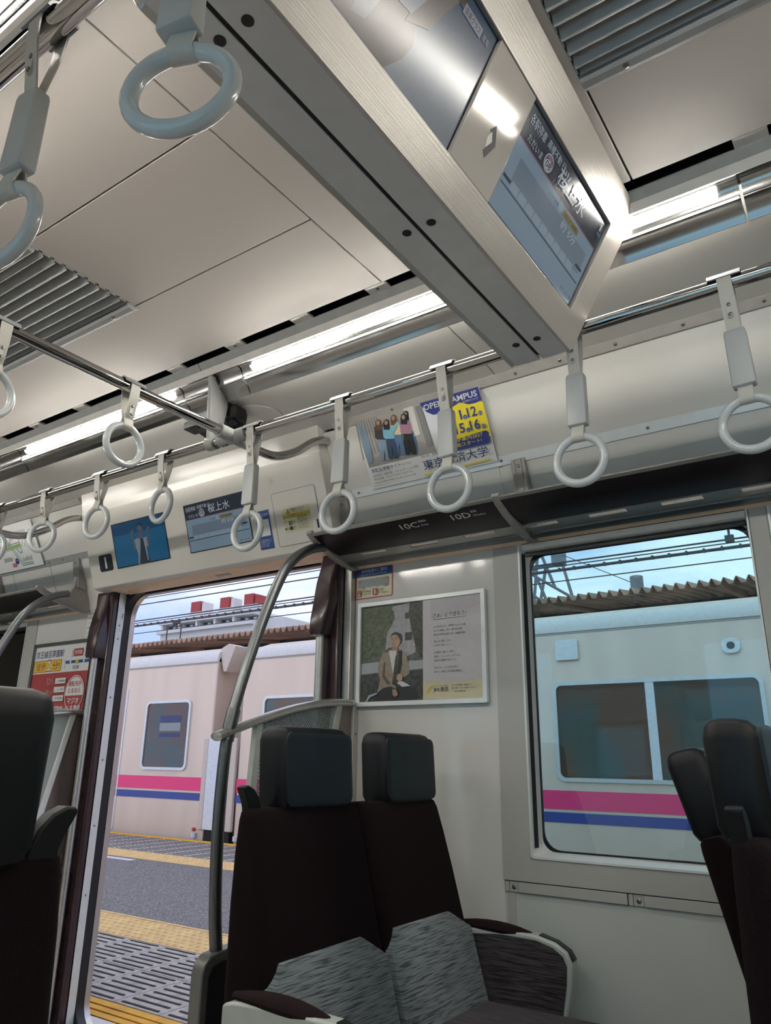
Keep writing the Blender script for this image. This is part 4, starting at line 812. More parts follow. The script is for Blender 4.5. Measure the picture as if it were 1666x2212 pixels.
# ------------------------------------------------------------------ posters and notices
def rim(sheet, t, m, w, dep, nm='frame'):
    MB().ring(rrect(-w, sheet.w+w, -w, sheet.h+w, 0.003, 3), rrect(0.0, sheet.w, 0.0, sheet.h, 0.002, 3), -0.004, dep, lambda u, v_, d_: (u, v_, d_)).build(nm, m, sheet.root, bevel=0.0015)
ph = Sheet(None, 'framed_poster', 'p_lilac', 0.500, 0.345, (-1.650, 2.240, 0.194), (1, 0, 0), (0, 0, 1), 0.001)
tag(ph.root, 'framed poster of a seated man in a beige jacket looking up', 'poster')
rim(ph, 0, 'alu_bright', 0.016, 0.012)
for nm, m, pts in POSTER_HOME: ph.poly(nm, m, pts, mm=True)
ph.text('さぁ、どう住もう?', 'p_dark', 0.312, 0.2775, 0.0175, 0.133, shear=0.25)
ph.text('広い空を見上げて、深呼吸からはじまる朝。\nふたりの時間に、楽しく寄り添う空間。\n春の光に気持ちがほどける、高層階の眺め。', 'p_dark', 0.315, 0.2145, 0.0080, 0.127, leading=1.72)
ph.text('自分に合う暮らし方は、\nその時々で変わっていく。', 'p_dark', 0.316, 0.1775, 0.0080, 0.074, leading=1.72)
ph.text('JKK東京は、都心も、郊外も。\n団地も、マンションも、タワマンも。\n70,000戸の選択肢で支えていく。', 'p_dark', 0.316, 0.1255, 0.0080, 0.104, leading=1.72)
ph.text('あなたなら、どんな未来を描く?\n自分らしい暮らしの可能性は無限大。', 'p_dark', 0.316, 0.0880, 0.0080, 0.110, leading=1.72)
ph.text('JKK東京', 'p_dark', 0.313, 0.0225, 0.0165, 0.058, bold=0.01); ph.text('ひろがる、くらしの可能性。', 'p_dark', 0.314, 0.0415, 0.0045, 0.056)
ph.text('礼金・仲介手数料・更新料なし。\n東京で暮らす人たちを応援しています。', 'p_dark', 0.384, 0.0320, 0.0058, 0.092, leading=1.7); ph.text('▸ JKK東京', 'p_dark', 0.388, 0.0210, 0.0058, 0.05)
# advertising poster bent into the sloping panel above the rack
AU = Vector((0, -0.479, 0.878))
pc = Sheet(None, 'campus_poster', 'paper', 0.515, 0.257, (-1.530, 2.1235, 0.9552), (1, 0, 0), AU, 0.001)
tag(pc.root, 'university open campus poster with five walking women and a yellow date panel', 'poster')
for nm, m, pts in POSTER_CAMPUS: pc.poly(nm, m, pts, mm=True)
pc.text('OPEN CAMPUS', 'ink_white', 0.298, 0.2285, 0.0275, 0.208, bold=0.03); pc.text('国分寺キャンパス', 'ink_white', 0.447, 0.2175, 0.009, 0.059)
for y, a, b_ in ((0.166, '11', '12'), (0.121, '15', '16')):
    pc.text(a, 'q_blue', 0.397, y, 0.046, 0.036, bold=0.03); pc.text(b_, 'q_blue', 0.454, y, 0.046, 0.036, bold=0.03)
    for x, c_ in ((0.4445, '土'), (0.502, '日')): pc.disc('day_disc', 'q_blue', x, y+0.0055, 0.0075); pc.text(c_, 'ink_white', x-0.005, y+0.001, 0.0105, 0.010)
pc.text('/', 'q_blue', 0.383, 0.118, 0.045, 0.012, bold=0.02)
pc.text('大学案内2027', 'q_yellow', 0.372, 0.0945, 0.0165, 0.120, bold=0.012); pc.text('配布スタート!', 'q_yellow', 0.372, 0.0755, 0.0165, 0.112, bold=0.012)
pc.text('安心の、就職力。', 'ink_black', 0.242, 0.0705, 0.0115, 0.083); pc.text('東京経済大学', 'ink_navy', 0.242, 0.0265, 0.037, 0.254, bold=0.008)
pc.text('受験生情報サイト', 'ink_navy', 0.025, 0.0605, 0.0145, 0.128, bold=0.012); pc.text('はこちら☞', 'ink_navy', 0.157, 0.0625, 0.0095, 0.042)
pc.text('・経済学部 ・経営学部 ・コミュニケーション学部', 'ink_black', 0.023, 0.0425, 0.0095, 0.198); pc.text('・現代法学部 ・キャリアデザインプログラム', 'ink_black', 0.023, 0.0300, 0.0095, 0.171)
pc.text('〒185-8502 東京都国分寺市南町1-7-34  ☎042-328-7747(入試課)', 'ink_black', 0.020, 0.0180, 0.0055, 0.185); pc.text('*詳しくは大学ホームページをご覧ください', 'ink_black', 0.020, 0.0090, 0.0045, 0.075)
# emergency device notice
en = Sheet(None, 'emergency_notice', 'ink_red', 0.170, 0.123, (-1.691, 2.2485, 0.575), (1, 0, 0), (0, 0, 1), 0.0008, r=0.007)
tag(en.root, 'red-bordered emergency device notice above the framed poster', 'sign')
en.rect('ground', 'ink_cream', 0.004, 0.166, 0.004, 0.119, r=0.005); en.rect('title_band', 'ink_blue', 0.004, 0.166, 0.084, 0.119, r=0.004); en.rect('band_foot', 'ink_blue', 0.004, 0.166, 0.084, 0.100)
en.text('非常装置のご案内', 'ink_white', 0.026, 0.100, 0.015, 0.118); en.text('In-Train Emergency Devices', 'ink_white', 0.026, 0.088, 0.010, 0.118, shear=0.2)
en.rect('car_plan', 'ink_grey', 0.012, 0.155, 0.042, 0.076, r=0.006); 
for x in (0.042, 0.075, 0.108):
    for y in (0.0385, 0.0745): en.rect('plan_window', 'ink_cream', x, x+0.020, y, y+0.005)
for x, y in ((0.020, 0.066), (0.146, 0.070), (0.040, 0.040), (0.144, 0.044)): en.rect('device_mark', 'ink_red', x-0.005, x+0.005, y-0.0045, y+0.0045); en.rect('device_icon', 'ink_cream', x-0.0014, x+0.0014, y-0.003, y+0.003)
en.rect('call_icon', 'ink_red', 0.010, 0.029, 0.010, 0.034); en.text('SOS', 'ink_cream', 0.0115, 0.026, 0.007, 0.016); en.poly('icon_hand', 'ink_cream', [(0.016, 0.012), (0.024, 0.012), (0.026, 0.019), (0.021, 0.0195), (0.021, 0.024), (0.0185, 0.024), (0.0185, 0.018), (0.015, 0.018)])
en.text('非常通報器', 'ink_black', 0.032, 0.023, 0.009, 0.042); en.text('Emergency Call', 'ink_black', 0.032, 0.013, 0.008, 0.042)
en.rect('bottle_icon', 'ink_red', 0.083, 0.104, 0.010, 0.034); en.rect('icon_bottle', 'ink_cream', 0.0905, 0.0965, 0.013, 0.031, r=0.002); en.text('消火器', 'ink_black', 0.107, 0.024, 0.009, 0.026); en.text('Fire Extinguisher', 'ink_black', 0.107, 0.013, 0.008, 0.048)
# driving school advert left of the door
pr_ = Sheet(None, 'driving_school_poster', 'ink_white', 0.510, 0.365, (-3.795, 2.240, 0.172), (1, 0, 0), (0, 0, 1), 0.001)
tag(pr_.root, 'red and white framed driving school advert left of the open door', 'poster')
rim(pr_, 0, 'satin_steel', 0.016, 0.010)
pr_.rect('red_ground', 'ink_red', 0.0, 0.510, 0.0, 0.225); pr_.many('wear_patch', 'ink_wear', [[(0.30, 0.035), (0.36, 0.075), (0.40, 0.06), (0.42, 0.03), (0.38, 0.012)], [(0.20, 0.02), (0.26, 0.06), (0.33, 0.05), (0.30, 0.015)]])
pr_.text('京王線百草園駅', 'ink_navy', 0.012, 0.304, 0.040, 0.245, bold=0.01)
pr_.rect('walk_box', 'ink_red', 0.004, 0.248, 0.232, 0.292, r=0.006); pr_.rect('walk_box_face', 'ink_yellow', 0.007, 0.245, 0.235, 0.289, r=0.005)
pr_.text('徒歩', 'ink_red', 0.026, 0.241, 0.044, 0.085, bold=0.02); pr_.text('2', 'ink_red', 0.119, 0.236, 0.080, 0.042, bold=0.05); pr_.text('2', 'ink_white', 0.122, 0.239, 0.072, 0.036, bold=0.01); pr_.text('分!', 'ink_red', 0.170, 0.241, 0.044, 0.062, bold=0.02)
pr_.rect('station_box', 'ink_red', 0.342, 0.420, 0.300, 0.338, r=0.006); pr_.text('百草園', 'ink_white', 0.350, 0.309, 0.022, 0.062, bold=0.01); pr_.rect('line_bar', 'ink_blue', 0.285, 0.480, 0.266, 0.280)
for x, m in ((0.325, 'ink_white'), (0.381, 'ink_yellow'), (0.437, 'ink_white')): pr_.disc('stop', m, x, 0.273, 0.0075 if m == 'ink_white' else 0.012)
pr_.text('京王線', 'ink_navy', 0.350, 0.236, 0.020, 0.05)
for x, tt in ((0.275, '京\n王\n八\n王\n子'), (0.330, '高\n幡\n不\n動'), (0.438, '聖\n蹟\n桜\nヶ\n丘'), (0.486, '新\n宿')): pr_.text(tt, 'ink_navy', x, 0.296 if x in (0.330, 0.438) else 0.240, 0.0095, 0.010)
pr_.disc('round_border', 'ink_white', 0.395, 0.118, 0.080, 0.086); pr_.disc('round_top', 'ink_red', 0.395, 0.118, 0.076, 0.082); pr_.disc('round_face', 'ink_white', 0.395, 0.118, 0.072, 0.078)
pr_.poly('round_foot', 'ink_red', [(0.395+0.072*math.cos(a*math.pi/20), 0.118+0.078*math.sin(a*math.pi/20)) for a in range(21, 40)])
pr_.text('運転免許', 'ink_red', 0.340, 0.150, 0.028, 0.108, bold=0.02); pr_.text('とるなら', 'ink_red', 0.345, 0.118, 0.028, 0.100, bold=0.02); pr_.text('マジオ', 'ink_white', 0.348, 0.066, 0.034, 0.094, bold=0.03)
for k in range(3):
    y = 0.168-0.043*k; pr_.rect('tick_box', 'ink_white', 0.222, 0.312, y, y+0.028); pr_.text('✓', 'ink_grey', 0.225, y+0.005, 0.02, 0.014); pr_.text(('AT普通免許', 'バイク免許', '準中型免許')[k], 'ink_black', 0.245, y+0.008, 0.012, 0.062)
pr_.text('ちから', 'ink_wear', 0.150, 0.165, 0.045, 0.060, bold=0.01); pr_.text('強い!', 'ink_wear', 0.155, 0.100, 0.045, 0.055, bold=0.01)
pr_.text('マジオドライバーズスクール多摩校', 'ink_white', 0.010, 0.022, 0.040, 0.455, bold=0.02, shear=0.15)
# folded request notice on the wall beside the door pillar
nn = Sheet(None, 'request_notice', 'paper', 0.135, 0.190, (-3.395, 2.2485, 0.545), (1, 0, 0), (0, 0, 1), 0.0006)
tag(nn.root, 'white text notice half hidden by the left door pillar', 'sign')
nn.text('お願い', 'ink_black', 0.035, 0.160, 0.020, 0.06, bold=0.01)
for k, tt in enumerate(('電車は事故防止の', 'ため急停車する', 'ことがあります', '走行中は立ち歩き', 'にご注意ください', 'つり革におつかまり')): nn.text(tt, 'ink_red' if k == 1 else 'ink_black', 0.010, 0.132-0.024*k, 0.014, 0.115)
# route map above the left rack
rm = Sheet(None, 'route_map', 'paper', 1.10, 0.250, (-4.756, 2.1235, 0.9522), (1, 0, 0), AU, 0.001)
tag(rm.root, 'white railway route map with green lines at the left edge', 'map')
def band(nm, m, pts, w):
    P = [Vector(p) for p in pts]; z = rm.lay(); b = MB()
    for a, c_ in zip(P[:-1], P[1:]):
        dd = (c_-a).normalized(); nrm = Vector((-dd.y, dd.x))*w/2; a2, c2 = a-dd*w*0.4, c_+dd*w*0.4
        b.add([(p.x, p.y, z) for p in (a2-nrm, c2-nrm, c2+nrm, a2+nrm)], [(0, 1, 2, 3)])
    b.build(nm, m, rm.root)
R0 = 1.10
for off, m in ((0.0, 'ink_teal'), (-0.005, 'ink_white'), (-0.010, 'ink_teal')):
    band('route_line', m, [(0.3, 0.175+off), (R0-0.275, 0.182+off), (R0-0.255+off, 0.165+off), (R0-0.175+off, 0.030+off), (R0-0.085, 0.028+off)], 0.0045)
band('route_line', 'ink_teal', [(R0-0.07, 0.185), (R0-0.155, 0.185), (R0-0.155, 0.090), (R0-0.175, 0.090), (R0-0.205, 0.125)], 0.006)
band('route_line', 'ink_teal', [(R0-0.045, 0.20), (R0-0.045, 0.12)], 0.004)
band('route_line', 'ink_green', [(0.35, 0.112), (R0-0.155, 0.130)], 0.016); band('route_line', 'ink_black', [(0.35, 0.126), (R0-0.155, 0.146)], 0.003); band('route_line', 'ink_grey', [(0.35, 0.098), (R0-0.155, 0.117)], 0.003)
rm.many('station_name', 'ink_grey', [[(x, y), (x+0.004, y), (x+0.004, y+h), (x, y+h)] for x, y, h in [(R0-0.30+0.012*i, 0.136+0.0004*i, 0.024) for i in range(6)]+[(R0-0.155+0.010*i, 0.192, 0.012+0.010*random.random()) for i in range(9)]+[(R0-0.165+0.011*i, 0.040, 0.014+0.018*random.random()) for i in range(8)]+[(R0-0.14+0.014*i, 0.115+0.02*(i % 2), 0.02) for i in range(6)]+[(R0-0.34+0.010*i, 0.055, 0.022) for i in range(8)]+[(R0-0.235+0.012*i, 0.160, 0.022) for i in range(3)]+[(R0-0.40+0.011*i, 0.195, 0.02) for i in range(10)]])
rm.many('station_name', 'ink_grey', [[(R0-0.040, 0.115+0.010*i), (R0-0.022, 0.115+0.010*i), (R0-0.022, 0.119+0.010*i), (R0-0.040, 0.119+0.010*i)] for i in range(9)]+[[(R0-0.05, 0.075+0.010*i), (R0-0.025, 0.075+0.010*i), (R0-0.025, 0.079+0.010*i), (R0-0.05, 0.079+0.010*i)] for i in range(3)])
rm.disc('line_badge', 'ink_navy', R0-0.225, 0.048, 0.0165); rm.text('京王線', 'ink_white', R0-0.237, 0.047, 0.009, 0.024); rm.rect('metro_badge', 'ink_pink', R0-0.275, R0-0.240, 0.020, 0.040, r=0.003); rm.text('都営', 'ink_white', R0-0.270, 0.025, 0.011, 0.025)
# ------------------------------------------------------------------ seats
def seat_pair(loc, rz, recl, label, hy=0.042):
    t = thing('double_seat', label, 'seat', loc, rz, 'double seats')
    Z = lambda z: z-FL
    def xf(z): return 0.055+(-0.11-z)*0.28
    for i, (cy, rc) in enumerate(((-0.2115, recl[0]), (0.2115, recl[1]))):
        pv = Vector((0.10, cy, Z(-0.75)))
        def rot(o): o.location = pv; o.rotation_euler = (0, -rc, 0); return o
        def loopb(z, x0, x1, hw, r): return [(x-pv.x, y, Z(z)-pv.z) for x, y in (rrect(x0, x1, -hw, 0.2105, r, 5) if i == 0 else rrect(x0, x1, -0.2105, hw, r, 5))]
        def loopz(z, x0, x1, hw, r, yo=0.0): return [(x-pv.x, y+yo, Z(z)-pv.z) for x, y in rrect(x0, x1, -hw, hw, r, 5)]
        L = []
        for z, dr, df, hw, r in ((-0.735, 0.03, -0.03, 0.190, 0.03), (-0.70, 0.0, 0.0, 0.206, 0.035), (-0.60, 0.0, 0, 0.205, 0.035), (-0.45, 0, 0, 0.205, 0.035), (-0.30, 0.0, 0, 0.203, 0.03), (-0.20, 0.0, 0.0, 0.197, 0.026), (-0.135, 0, 0, 0.190, 0.024), (-0.118, 0.002, -0.004, 0.186, 0.022), (-0.110, 0.010, -0.012, 0.176, 0.015)):
            L.append(loopb(z, dr, xf(z)+df, hw, r))
        back = rot(MB().loft(L).build('backrest', 'seat_maroon', t, smooth=True))
        hexp = [(-0.203, -0.448), (-0.172, -0.402), (0.110, -0.398), (0.198, -0.447), (0.196, -0.66), (-0.200, -0.66)] if i == 0 else [(-0.203, -0.447), (-0.172, -0.400), (0.098, -0.400), (0.196, -0.448), (0.196, -0.66), (-0.200, -0.66)]
        b = MB(); n = len(hexp)
        b.loft([[(xf(z)+0.010-e-pv.x, y*s, Z(-0.5+(z+0.5)*s)-pv.z) for y, z in hexp] for s, e in ((1.0, 0.03), (1.0, 0.003), (0.985, 0.0))])
        b.build('lumbar_panel', 'fabric_light', back, smooth=True)
        L = []
        for z, e, hw, r in ((-0.121, 0.022, 0.118, 0.02), (-0.116, 0.008, 0.132, 0.028), (-0.100, 0.0, 0.1385, 0.03), (-0.02, 0.0, 0.1385, 0.03), (0.040, 0.0, 0.1385, 0.03), (0.060, 0.006, 0.135, 0.028), (0.070, 0.016, 0.127, 0.022), (0.0745, 0.032, 0.112, 0.012)):
            lean = (z+0.11)*-0.06
            L.append(loopz(z, -0.035+e*0.8+lean, 0.060-e+lean, hw, min(r, 0.045), hy))
        head = rot(MB().loft(L).build('headrest', 'seat_leather', t, smooth=True))
        L = [[(0.058+d_+(z+0.11)*-0.06-pv.x, y+hy, Z(z)-pv.z) for y, z in rrect(-0.124+e, 0.131-e, -0.110+e, 0.060-e, 0.020, 5)] for d_, e in ((-0.01, 0.0), (0.0015, 0.0), (0.0032, 0.004), (0.0038, 0.012))]
        MB().loft(L).build('headrest_face', 'headrest_front', head, smooth=True)
        cu2 = MB()
        cu2.loft([[(x, y+cy, z) for x, y in rrect(0.13+e, 0.60-e, -0.205+e, 0.205-e, 0.03, 5)] for z, e in ((Z(-0.77), 0.01), (Z(-0.74), 0.0), (Z(-0.66), 0.0), (Z(-0.632), 0.006), (Z(-0.62), 0.025))])
        cu2.build('seat_cushion', 'fabric_seat', t, smooth=True)
    # moulded grab handle on the aisle shoulder
    hp_ = [(-0.344, -0.122), (-0.347, -0.104), (-0.356, -0.085), (-0.371, -0.069), (-0.390, -0.0605), (-0.402, -0.0615), (-0.4065, -0.067), (-0.400, -0.079), (-0.391, -0.094), (-0.386, -0.108), (-0.384, -0.122)]
    MB().prism([(y, Z(z)) for y, z in hp_], 'x', 0.002, 0.028).build('grab_handle', 'seat_leather', t, bevel=0.005)
    for s in (-1, 1):
        ya, yb = (0.428, 0.472) if s > 0 else (-0.472, -0.428)
        out = [(0.07, -0.466), (0.10, -0.458), (0.24, -0.450), (0.345, -0.452), (0.40, -0.464), (0.432, -0.482), (0.446, -0.510), (0.442, -0.56), (0.425, -0.64), (0.40, -0.74), (0.36, -0.80), (0.15, -0.80), (0.16, -0.66), (0.128, -0.60), (0.128, -0.55), (0.07, -0.52)]
        arm = MB().prism([(x, Z(z)) for x, z in out], 'y', ya, yb).build('armrest', 'arm_shell', t, bevel=0.006)
        ins = [(0.075, -0.476), (0.24, -0.462), (0.345, -0.464), (0.395, -0.476), (0.422, -0.494), (0.432, -0.516), (0.428, -0.56), (0.412, -0.64), (0.388, -0.735), (0.17, -0.735), (0.172, -0.655), (0.142, -0.592), (0.140, -0.55), (0.075, -0.512)]
        yi = ya if s > 0 else yb
        MB().prism([(x, Z(z)) for x, z in ins], 'y', yi-0.004*s, yi+0.004*s).build('arm_fabric', 'fabric_dark', arm)
        L = []
        for k in range(9):
            q = k/8; x = 0.085+0.265*q; rr = math.sin(math.pi*min(max(q, 0.04), 0.96))**0.45; zc = -0.452+0.004*math.sin(math.pi*q)-0.012*q*q
            L.append([(x, (ya+yb)/2+0.026*rr*math.cos(a*math.pi/6), Z(zc)+0.017*rr*math.sin(a*math.pi/6)) for a in range(12)])
        MB().loft(L).build('arm_pad', 'arm_pad', arm, smooth=True)
        MB().prism([(x, Z(z)) for x, z in [(0.352, -0.4505), (0.40, -0.4620), (0.434, -0.4800), (0.4475, -0.500), (0.444, -0.506), (0.40, -0.470), (0.352, -0.458)]], 'y', ya+0.010, yb-0.010).build('arm_nosing', 'rubber', arm)
    MB().box(0.15, 0.50, -0.36, 0.36, 0.0, Z(-0.765)).build('pedestal', 'pedestal', t, bevel=0.01)
seat_pair((-1.305, 1.705, FL), 0, (0.0, 0.0), 'pair of dark maroon seats seen from the front, with grey patterned cushions')
seat_pair((-0.268, 1.705, FL), 0, (0.0, math.radians(13)), 'pair of dark seats cut by the right edge, the inner one reclined')
seat_pair((-0.884, 0.207, FL), math.pi, (0.0, 0.0), 'dark seat back with curved grab handle at the lower left edge', hy=0.012)
# ------------------------------------------------------------------ platform and the world outside
PZ = -1.11
gr = MB().box(-140, 120, 2.36, 160, -2.3, -2.2).build('ground', 'ground_gravel'); gr['kind'] = 'structure'; gr['label'] = 'gravel track bed'
pf = struct('platform', 'station platform with asphalt middle and tactile edges')
MB().box(-26, 14, 2.45, 7.86, -2.2, PZ-0.012).build('platform_body', 'slab_concrete', pf)
MB().box(-26, 14, 3.982, 6.078, PZ-0.02, PZ).build('asphalt_strip', 'asphalt', pf)
def yellow_edge(y0, s):
    for k, (a, b_) in enumerate(((0.0, 0.045), (0.058, 0.10), (0.113, 0.165))):
        ya, yb = y0+s*a, y0+s*b_; MB().box(-24, 10, min(ya, yb), max(ya, yb), PZ-0.02, PZ+0.004).build('edge_line', 'edge_yellow', pf, bevel=0.002)
yellow_edge(2.470, 1); yellow_edge(7.84, -1)
TW, TD = 0.332, 0.4375
def blockmesh():
    b = MB().box(0.003, TW-0.003, 0.003, TD-0.003, -0.02, 0.0); me = b.mesh('paving_block'); me.materials.append(MATS['concrete']); return me
def barmesh():
    b = MB()
    for k in range(7): b.box(0.036, 0.298, 0.024+0.0625*k, 0.038+0.0625*k, -0.002, 0.0035)
    me = b.mesh('grip_bars'); me.materials.append(MATS['grip_dark']); return me
def tacmesh():
    b = MB().box(0.003, TW-0.003, 0.003, 0.420, -0.02, 0.0)
    for i in range(5):
        for j in range(6):
            x, y = 0.034+0.066*i, 0.04+0.068*j; b.tube([(x, y, 0), (x, y, 0.0035), (x, y, 0.006)], 0.012, 8, radii=[0.0155, 0.013, 0.008])
    b.box(0.0, TW, 0.424, 0.452, -0.02, 0.003)
    me = b.mesh('tactile_tile'); me.materials.append(MATS['tactile_yellow']); return me
bm_, gm_, tm_ = blockmesh(), barmesh(), tacmesh()
def paving(x0, nx, y0, ny):
    for i in range(nx):
        for j in range(ny):
            o = link('paving_block', bm_, pf, loc=(x0+TW*i, y0+TD*j, PZ)); link('grip_bars', gm_, o)
def tactile(x0, nx, y0, flip):
    for i in range(nx):
        o = link('tactile_tile', tm_, pf, loc=(x0+TW*i+(TW if flip else 0), y0+(0.452 if flip else 0), PZ))
        if flip: o.rotation_euler = (0, 0, math.pi)
XS = -4.373-TW*5
paving(XS, 14, 2.650, 2); tactile(XS-TW*3, 15, 3.528, False)
tactile(XS-TW*18, 20, 6.08, True); paving(XS-TW*21, 22, 6.56, 3)
MB().add([(-8.3, 5.90, PZ+0.001), (-7.5, 5.90, PZ+0.001), (-7.5, 6.0, PZ+0.001), (-8.3, 6.0, PZ+0.001)], [(0, 1, 2, 3)]).build('painted_mark', 'train_white', pf)
# ------------------------------------------------------------------ the train across the platform
TY = 8.0
def car(x0, x1, label, wins, extras):
    t = athing('train_car', label, 'train', ((x0+x1)/2, TY+1.35, -2.2), 'cars of the opposite train')
    MB().prism([(TY, -1.25), (TY, 1.36), (TY+0.03, 1.44), (TY+0.12, 1.53), (TY+0.5, 1.66), (TY+1.35, 1.74), (TY+2.2, 1.66), (TY+2.7, 1.36), (TY+2.7, -1.25)], 'x', x0, x1).build('body', 'train_body', t, bevel=0.02)
    MB().prism([(TY-0.012, 1.375), (TY-0.014, 1.40), (TY+0.005, 1.49), (TY+0.06, 1.545), (TY+0.12, 1.545), (TY+0.10, 1.375)], 'x', x0, x1).build('roof_edge', 'train_roof', t, smooth=True)
    MB().box(x0, x1, TY-0.004, TY+0.01, 1.352, 1.362).build('gutter', 'bracket_grey', t)
    MB().box(x0, x1, TY-0.006, TY+0.01, -0.475, -0.290).build('pink_stripe', 'stripe_pink', t); MB().box(x0, x1, TY-0.006, TY+0.01, -0.605, -0.505).build('blue_stripe', 'stripe_blue', t)
    MB().box(x0+0.1, x1-0.1, TY+0.25, TY+2.45, -2.2, -1.25).build('underframe', 'under_black', t)
    for a, b_, mull in wins:
        w = MB().ring(rrect(a-0.04, b_+0.04, -0.20, 0.83, 0.09), rrect(a, b_, -0.16, 0.79, 0.06), TY-0.022, TY+0.03, XZ).build('window', 'train_frame', t, smooth=True)
        MB().prism(rrect(a-0.01, b_+0.01, -0.17, 0.80, 0.06), 'y', TY-0.004, TY-0.001).build('pane', 'reflection_glass', w)
        if mull: MB().box(mull-0.045, mull+0.045, TY-0.018, TY, -0.165, 0.795).build('mullion', 'train_white', w)
    for nm, m, x, z, hx, hz, r in extras:
        MB().prism(rrect(x-hx, x+hx, z-hz, z+hz, r), 'y', TY-0.03, TY+0.01).build(nm, m, t, bevel=0.006)
    return t
def doors(t, xs):
    for x in xs:
        for s in (-1, 1):
            dd = MB().ring(rrect(x+(-0.65 if s < 0 else 0.005), x+(-0.005 if s < 0 else 0.65), -1.1, 1.05, 0.03), rrect(x+(-0.62 if s < 0 else 0.035), x+(-0.035 if s < 0 else 0.62), -1.07, 1.02, 0.03), TY-0.008, TY+0.01, XZ).build('door_leaf', 'train_frame', t)
            MB().prism(rrect(x+(-0.53 if s < 0 else 0.13), x+(-0.13 if s < 0 else 0.53), -0.10, 0.80, 0.06), 'y', TY-0.008, TY-0.001).build('pane', 'reflection_glass', dd)
ca = car(-28.5, -8.60, 'left car of the silver train with pink and blue stripes, seen through the door', [(-10.10, -9.13, None), (-14.6, -12.5, -13.5)], [('fault_mark', 'roof_red', -8.80, -0.99, 0.025, 0.025, 0.02)])
doors(ca, (-11.3,))
for z0, z1, mm in ((0.50, 0.60, 'ink_navy'), (0.37, 0.49, 'ink_grey'), (0.28, 0.34, 'ink_navy')): MB().box(-9.78, -9.30, TY-0.006, TY-0.0045, z0, z1).build('sign_reflection', mm, ca)  # bands painted on the pane for the reflection of a sign
cb = car(-8.02, 12.0, 'right car of the silver train with pink and blue stripes, seen through the window', [(-7.56, -6.62, None), (-3.22, -1.18, -2.21), (1.7, 3.8, 2.7)],
    [('vent_box', 'train_frame', -3.07, 1.172, 0.13, 0.112, 0.02), ('marker_lamp', 'train_frame', -1.384, 1.103, 0.085, 0.075, 0.06), ('lamp_lens', 'under_black', -1.384, 1.105, 0.038, 0.036, 0.034)])
doors(cb, (-5.15, 0.3))
for o in cb.children:
    if o.name.startswith('lamp_lens'): o.location.y -= 0.006
gw = athing('gangway', 'pale covers closing the gap between the two train cars', 'train part', (-8.32, TY+0.6, -1.0))
MB().box(-8.60, -8.02, TY+0.45, TY+2.2, -1.2, 1.35).build('bellows', 'train_cream', gw)
for x0, x1, m, z0, z1, y in ((-8.715, -8.625, 'train_cream', -0.985, 0.262, -0.035), (-8.165, -8.05, 'train_cream', -0.985, 0.262, -0.035)):
    MB().box(x0, x1, TY+y, TY+0.02, z0, z1).build('cover_edge', m, gw, bevel=0.01)
MB().prism([(-8.62, TY-0.03), (-8.56, TY-0.055), (-8.39, TY-0.06), (-8.23, TY-0.055), (-8.17, TY-0.03), (-8.17, TY+0.02), (-8.62, TY+0.02)], 'z', -0.975, 0.258).build('cover', 'train_white', gw, smooth=True)
MB().box(-8.60, -8.10, TY-0.01, TY+0.06, -1.25, -0.985).build('coupler_shadow', 'under_black', gw)  # black box standing in for the shade below the gangway cover
for x in (-8.78, -7.95): MB().cyl((x, TY-0.03, -1.09), (x, TY-0.03, -1.03), 0.035, 12).build('step_lamp', 'train_white', gw, smooth=True)
MB().prism([(-8.60, 1.45), (-8.60, 1.58), (-8.45, 1.64), (-8.30, 1.60), (-8.36, 1.45), (-8.46, 1.22), (-8.52, 1.22)], 'y', TY+0.05, TY+0.30).build('roof_fairing', 'train_cream', gw, bevel=0.01)
# ------------------------------------------------------------------ canopy of the platform beyond
cy_ = athing('platform_canopy', 'rusty corrugated platform roof behind the opposite train', 'roof', (-9, 14.5, -1.2))
def corrugated():
    b = MB(); P = []; x = -42.0
    while x < 14: P += [(x, 0.0), (x+0.055, 0.105), (x+0.075, 0.105), (x+0.13, 0.0)]; x += 0.185
    n = len(P)
    prof = [(12.6, 2.72), (12.62, 2.72), (14.2, 2.93), (16.0, 3.12)]
    vs = [(x, y, z+h) for y, z in prof for x, h in P]; fs = []
    for k in range(len(prof)-1):
        for i in range(n-1): fs.append((k*n+i, k*n+i+1, (k+1)*n+i+1, (k+1)*n+i))
    return b.add(vs, fs)
ro = corrugated().build('corrugated_sheet', 'canopy_rust', cy_); so = ro.modifiers.new('thickness', 'SOLIDIFY'); so.thickness = 0.012
MB().box(-42, 14, 15.0, 15.2, 2.55, 2.98).build('beam', 'canopy_beam', cy_)
for k in range(19): MB().prism([(12.75, 2.69), (12.75, 2.735), (16.0, 3.11), (16.0, 3.02)], 'x', -40+2.9*k, -39.9+2.9*k).build('rafter', 'canopy_rust', cy_)
for k in range(6): MB().box(-38+9*k, -37.75+9*k, 14.9, 15.15, -2.2, 2.7).build('post', 'canopy_beam', cy_)
vp = MB().tube([(-3.75, 13.4, 2.8), (-3.75, 13.4, 3.19), (-3.75, 13.4, 3.20)], 0.12, 16, radii=[0.115, 0.115, 0.10]).build('vent_pipe', 'tower_steel'); tag(vp, 'stubby grey vent pipe standing on the corrugated roof', 'pipe')
fp = MB().box(-60, 30, 11.4, 18.5, -2.2, -1.11).build('station_platform', 'concrete'); fp['kind'] = 'structure'; fp['label'] = 'second platform under the corrugated roof'
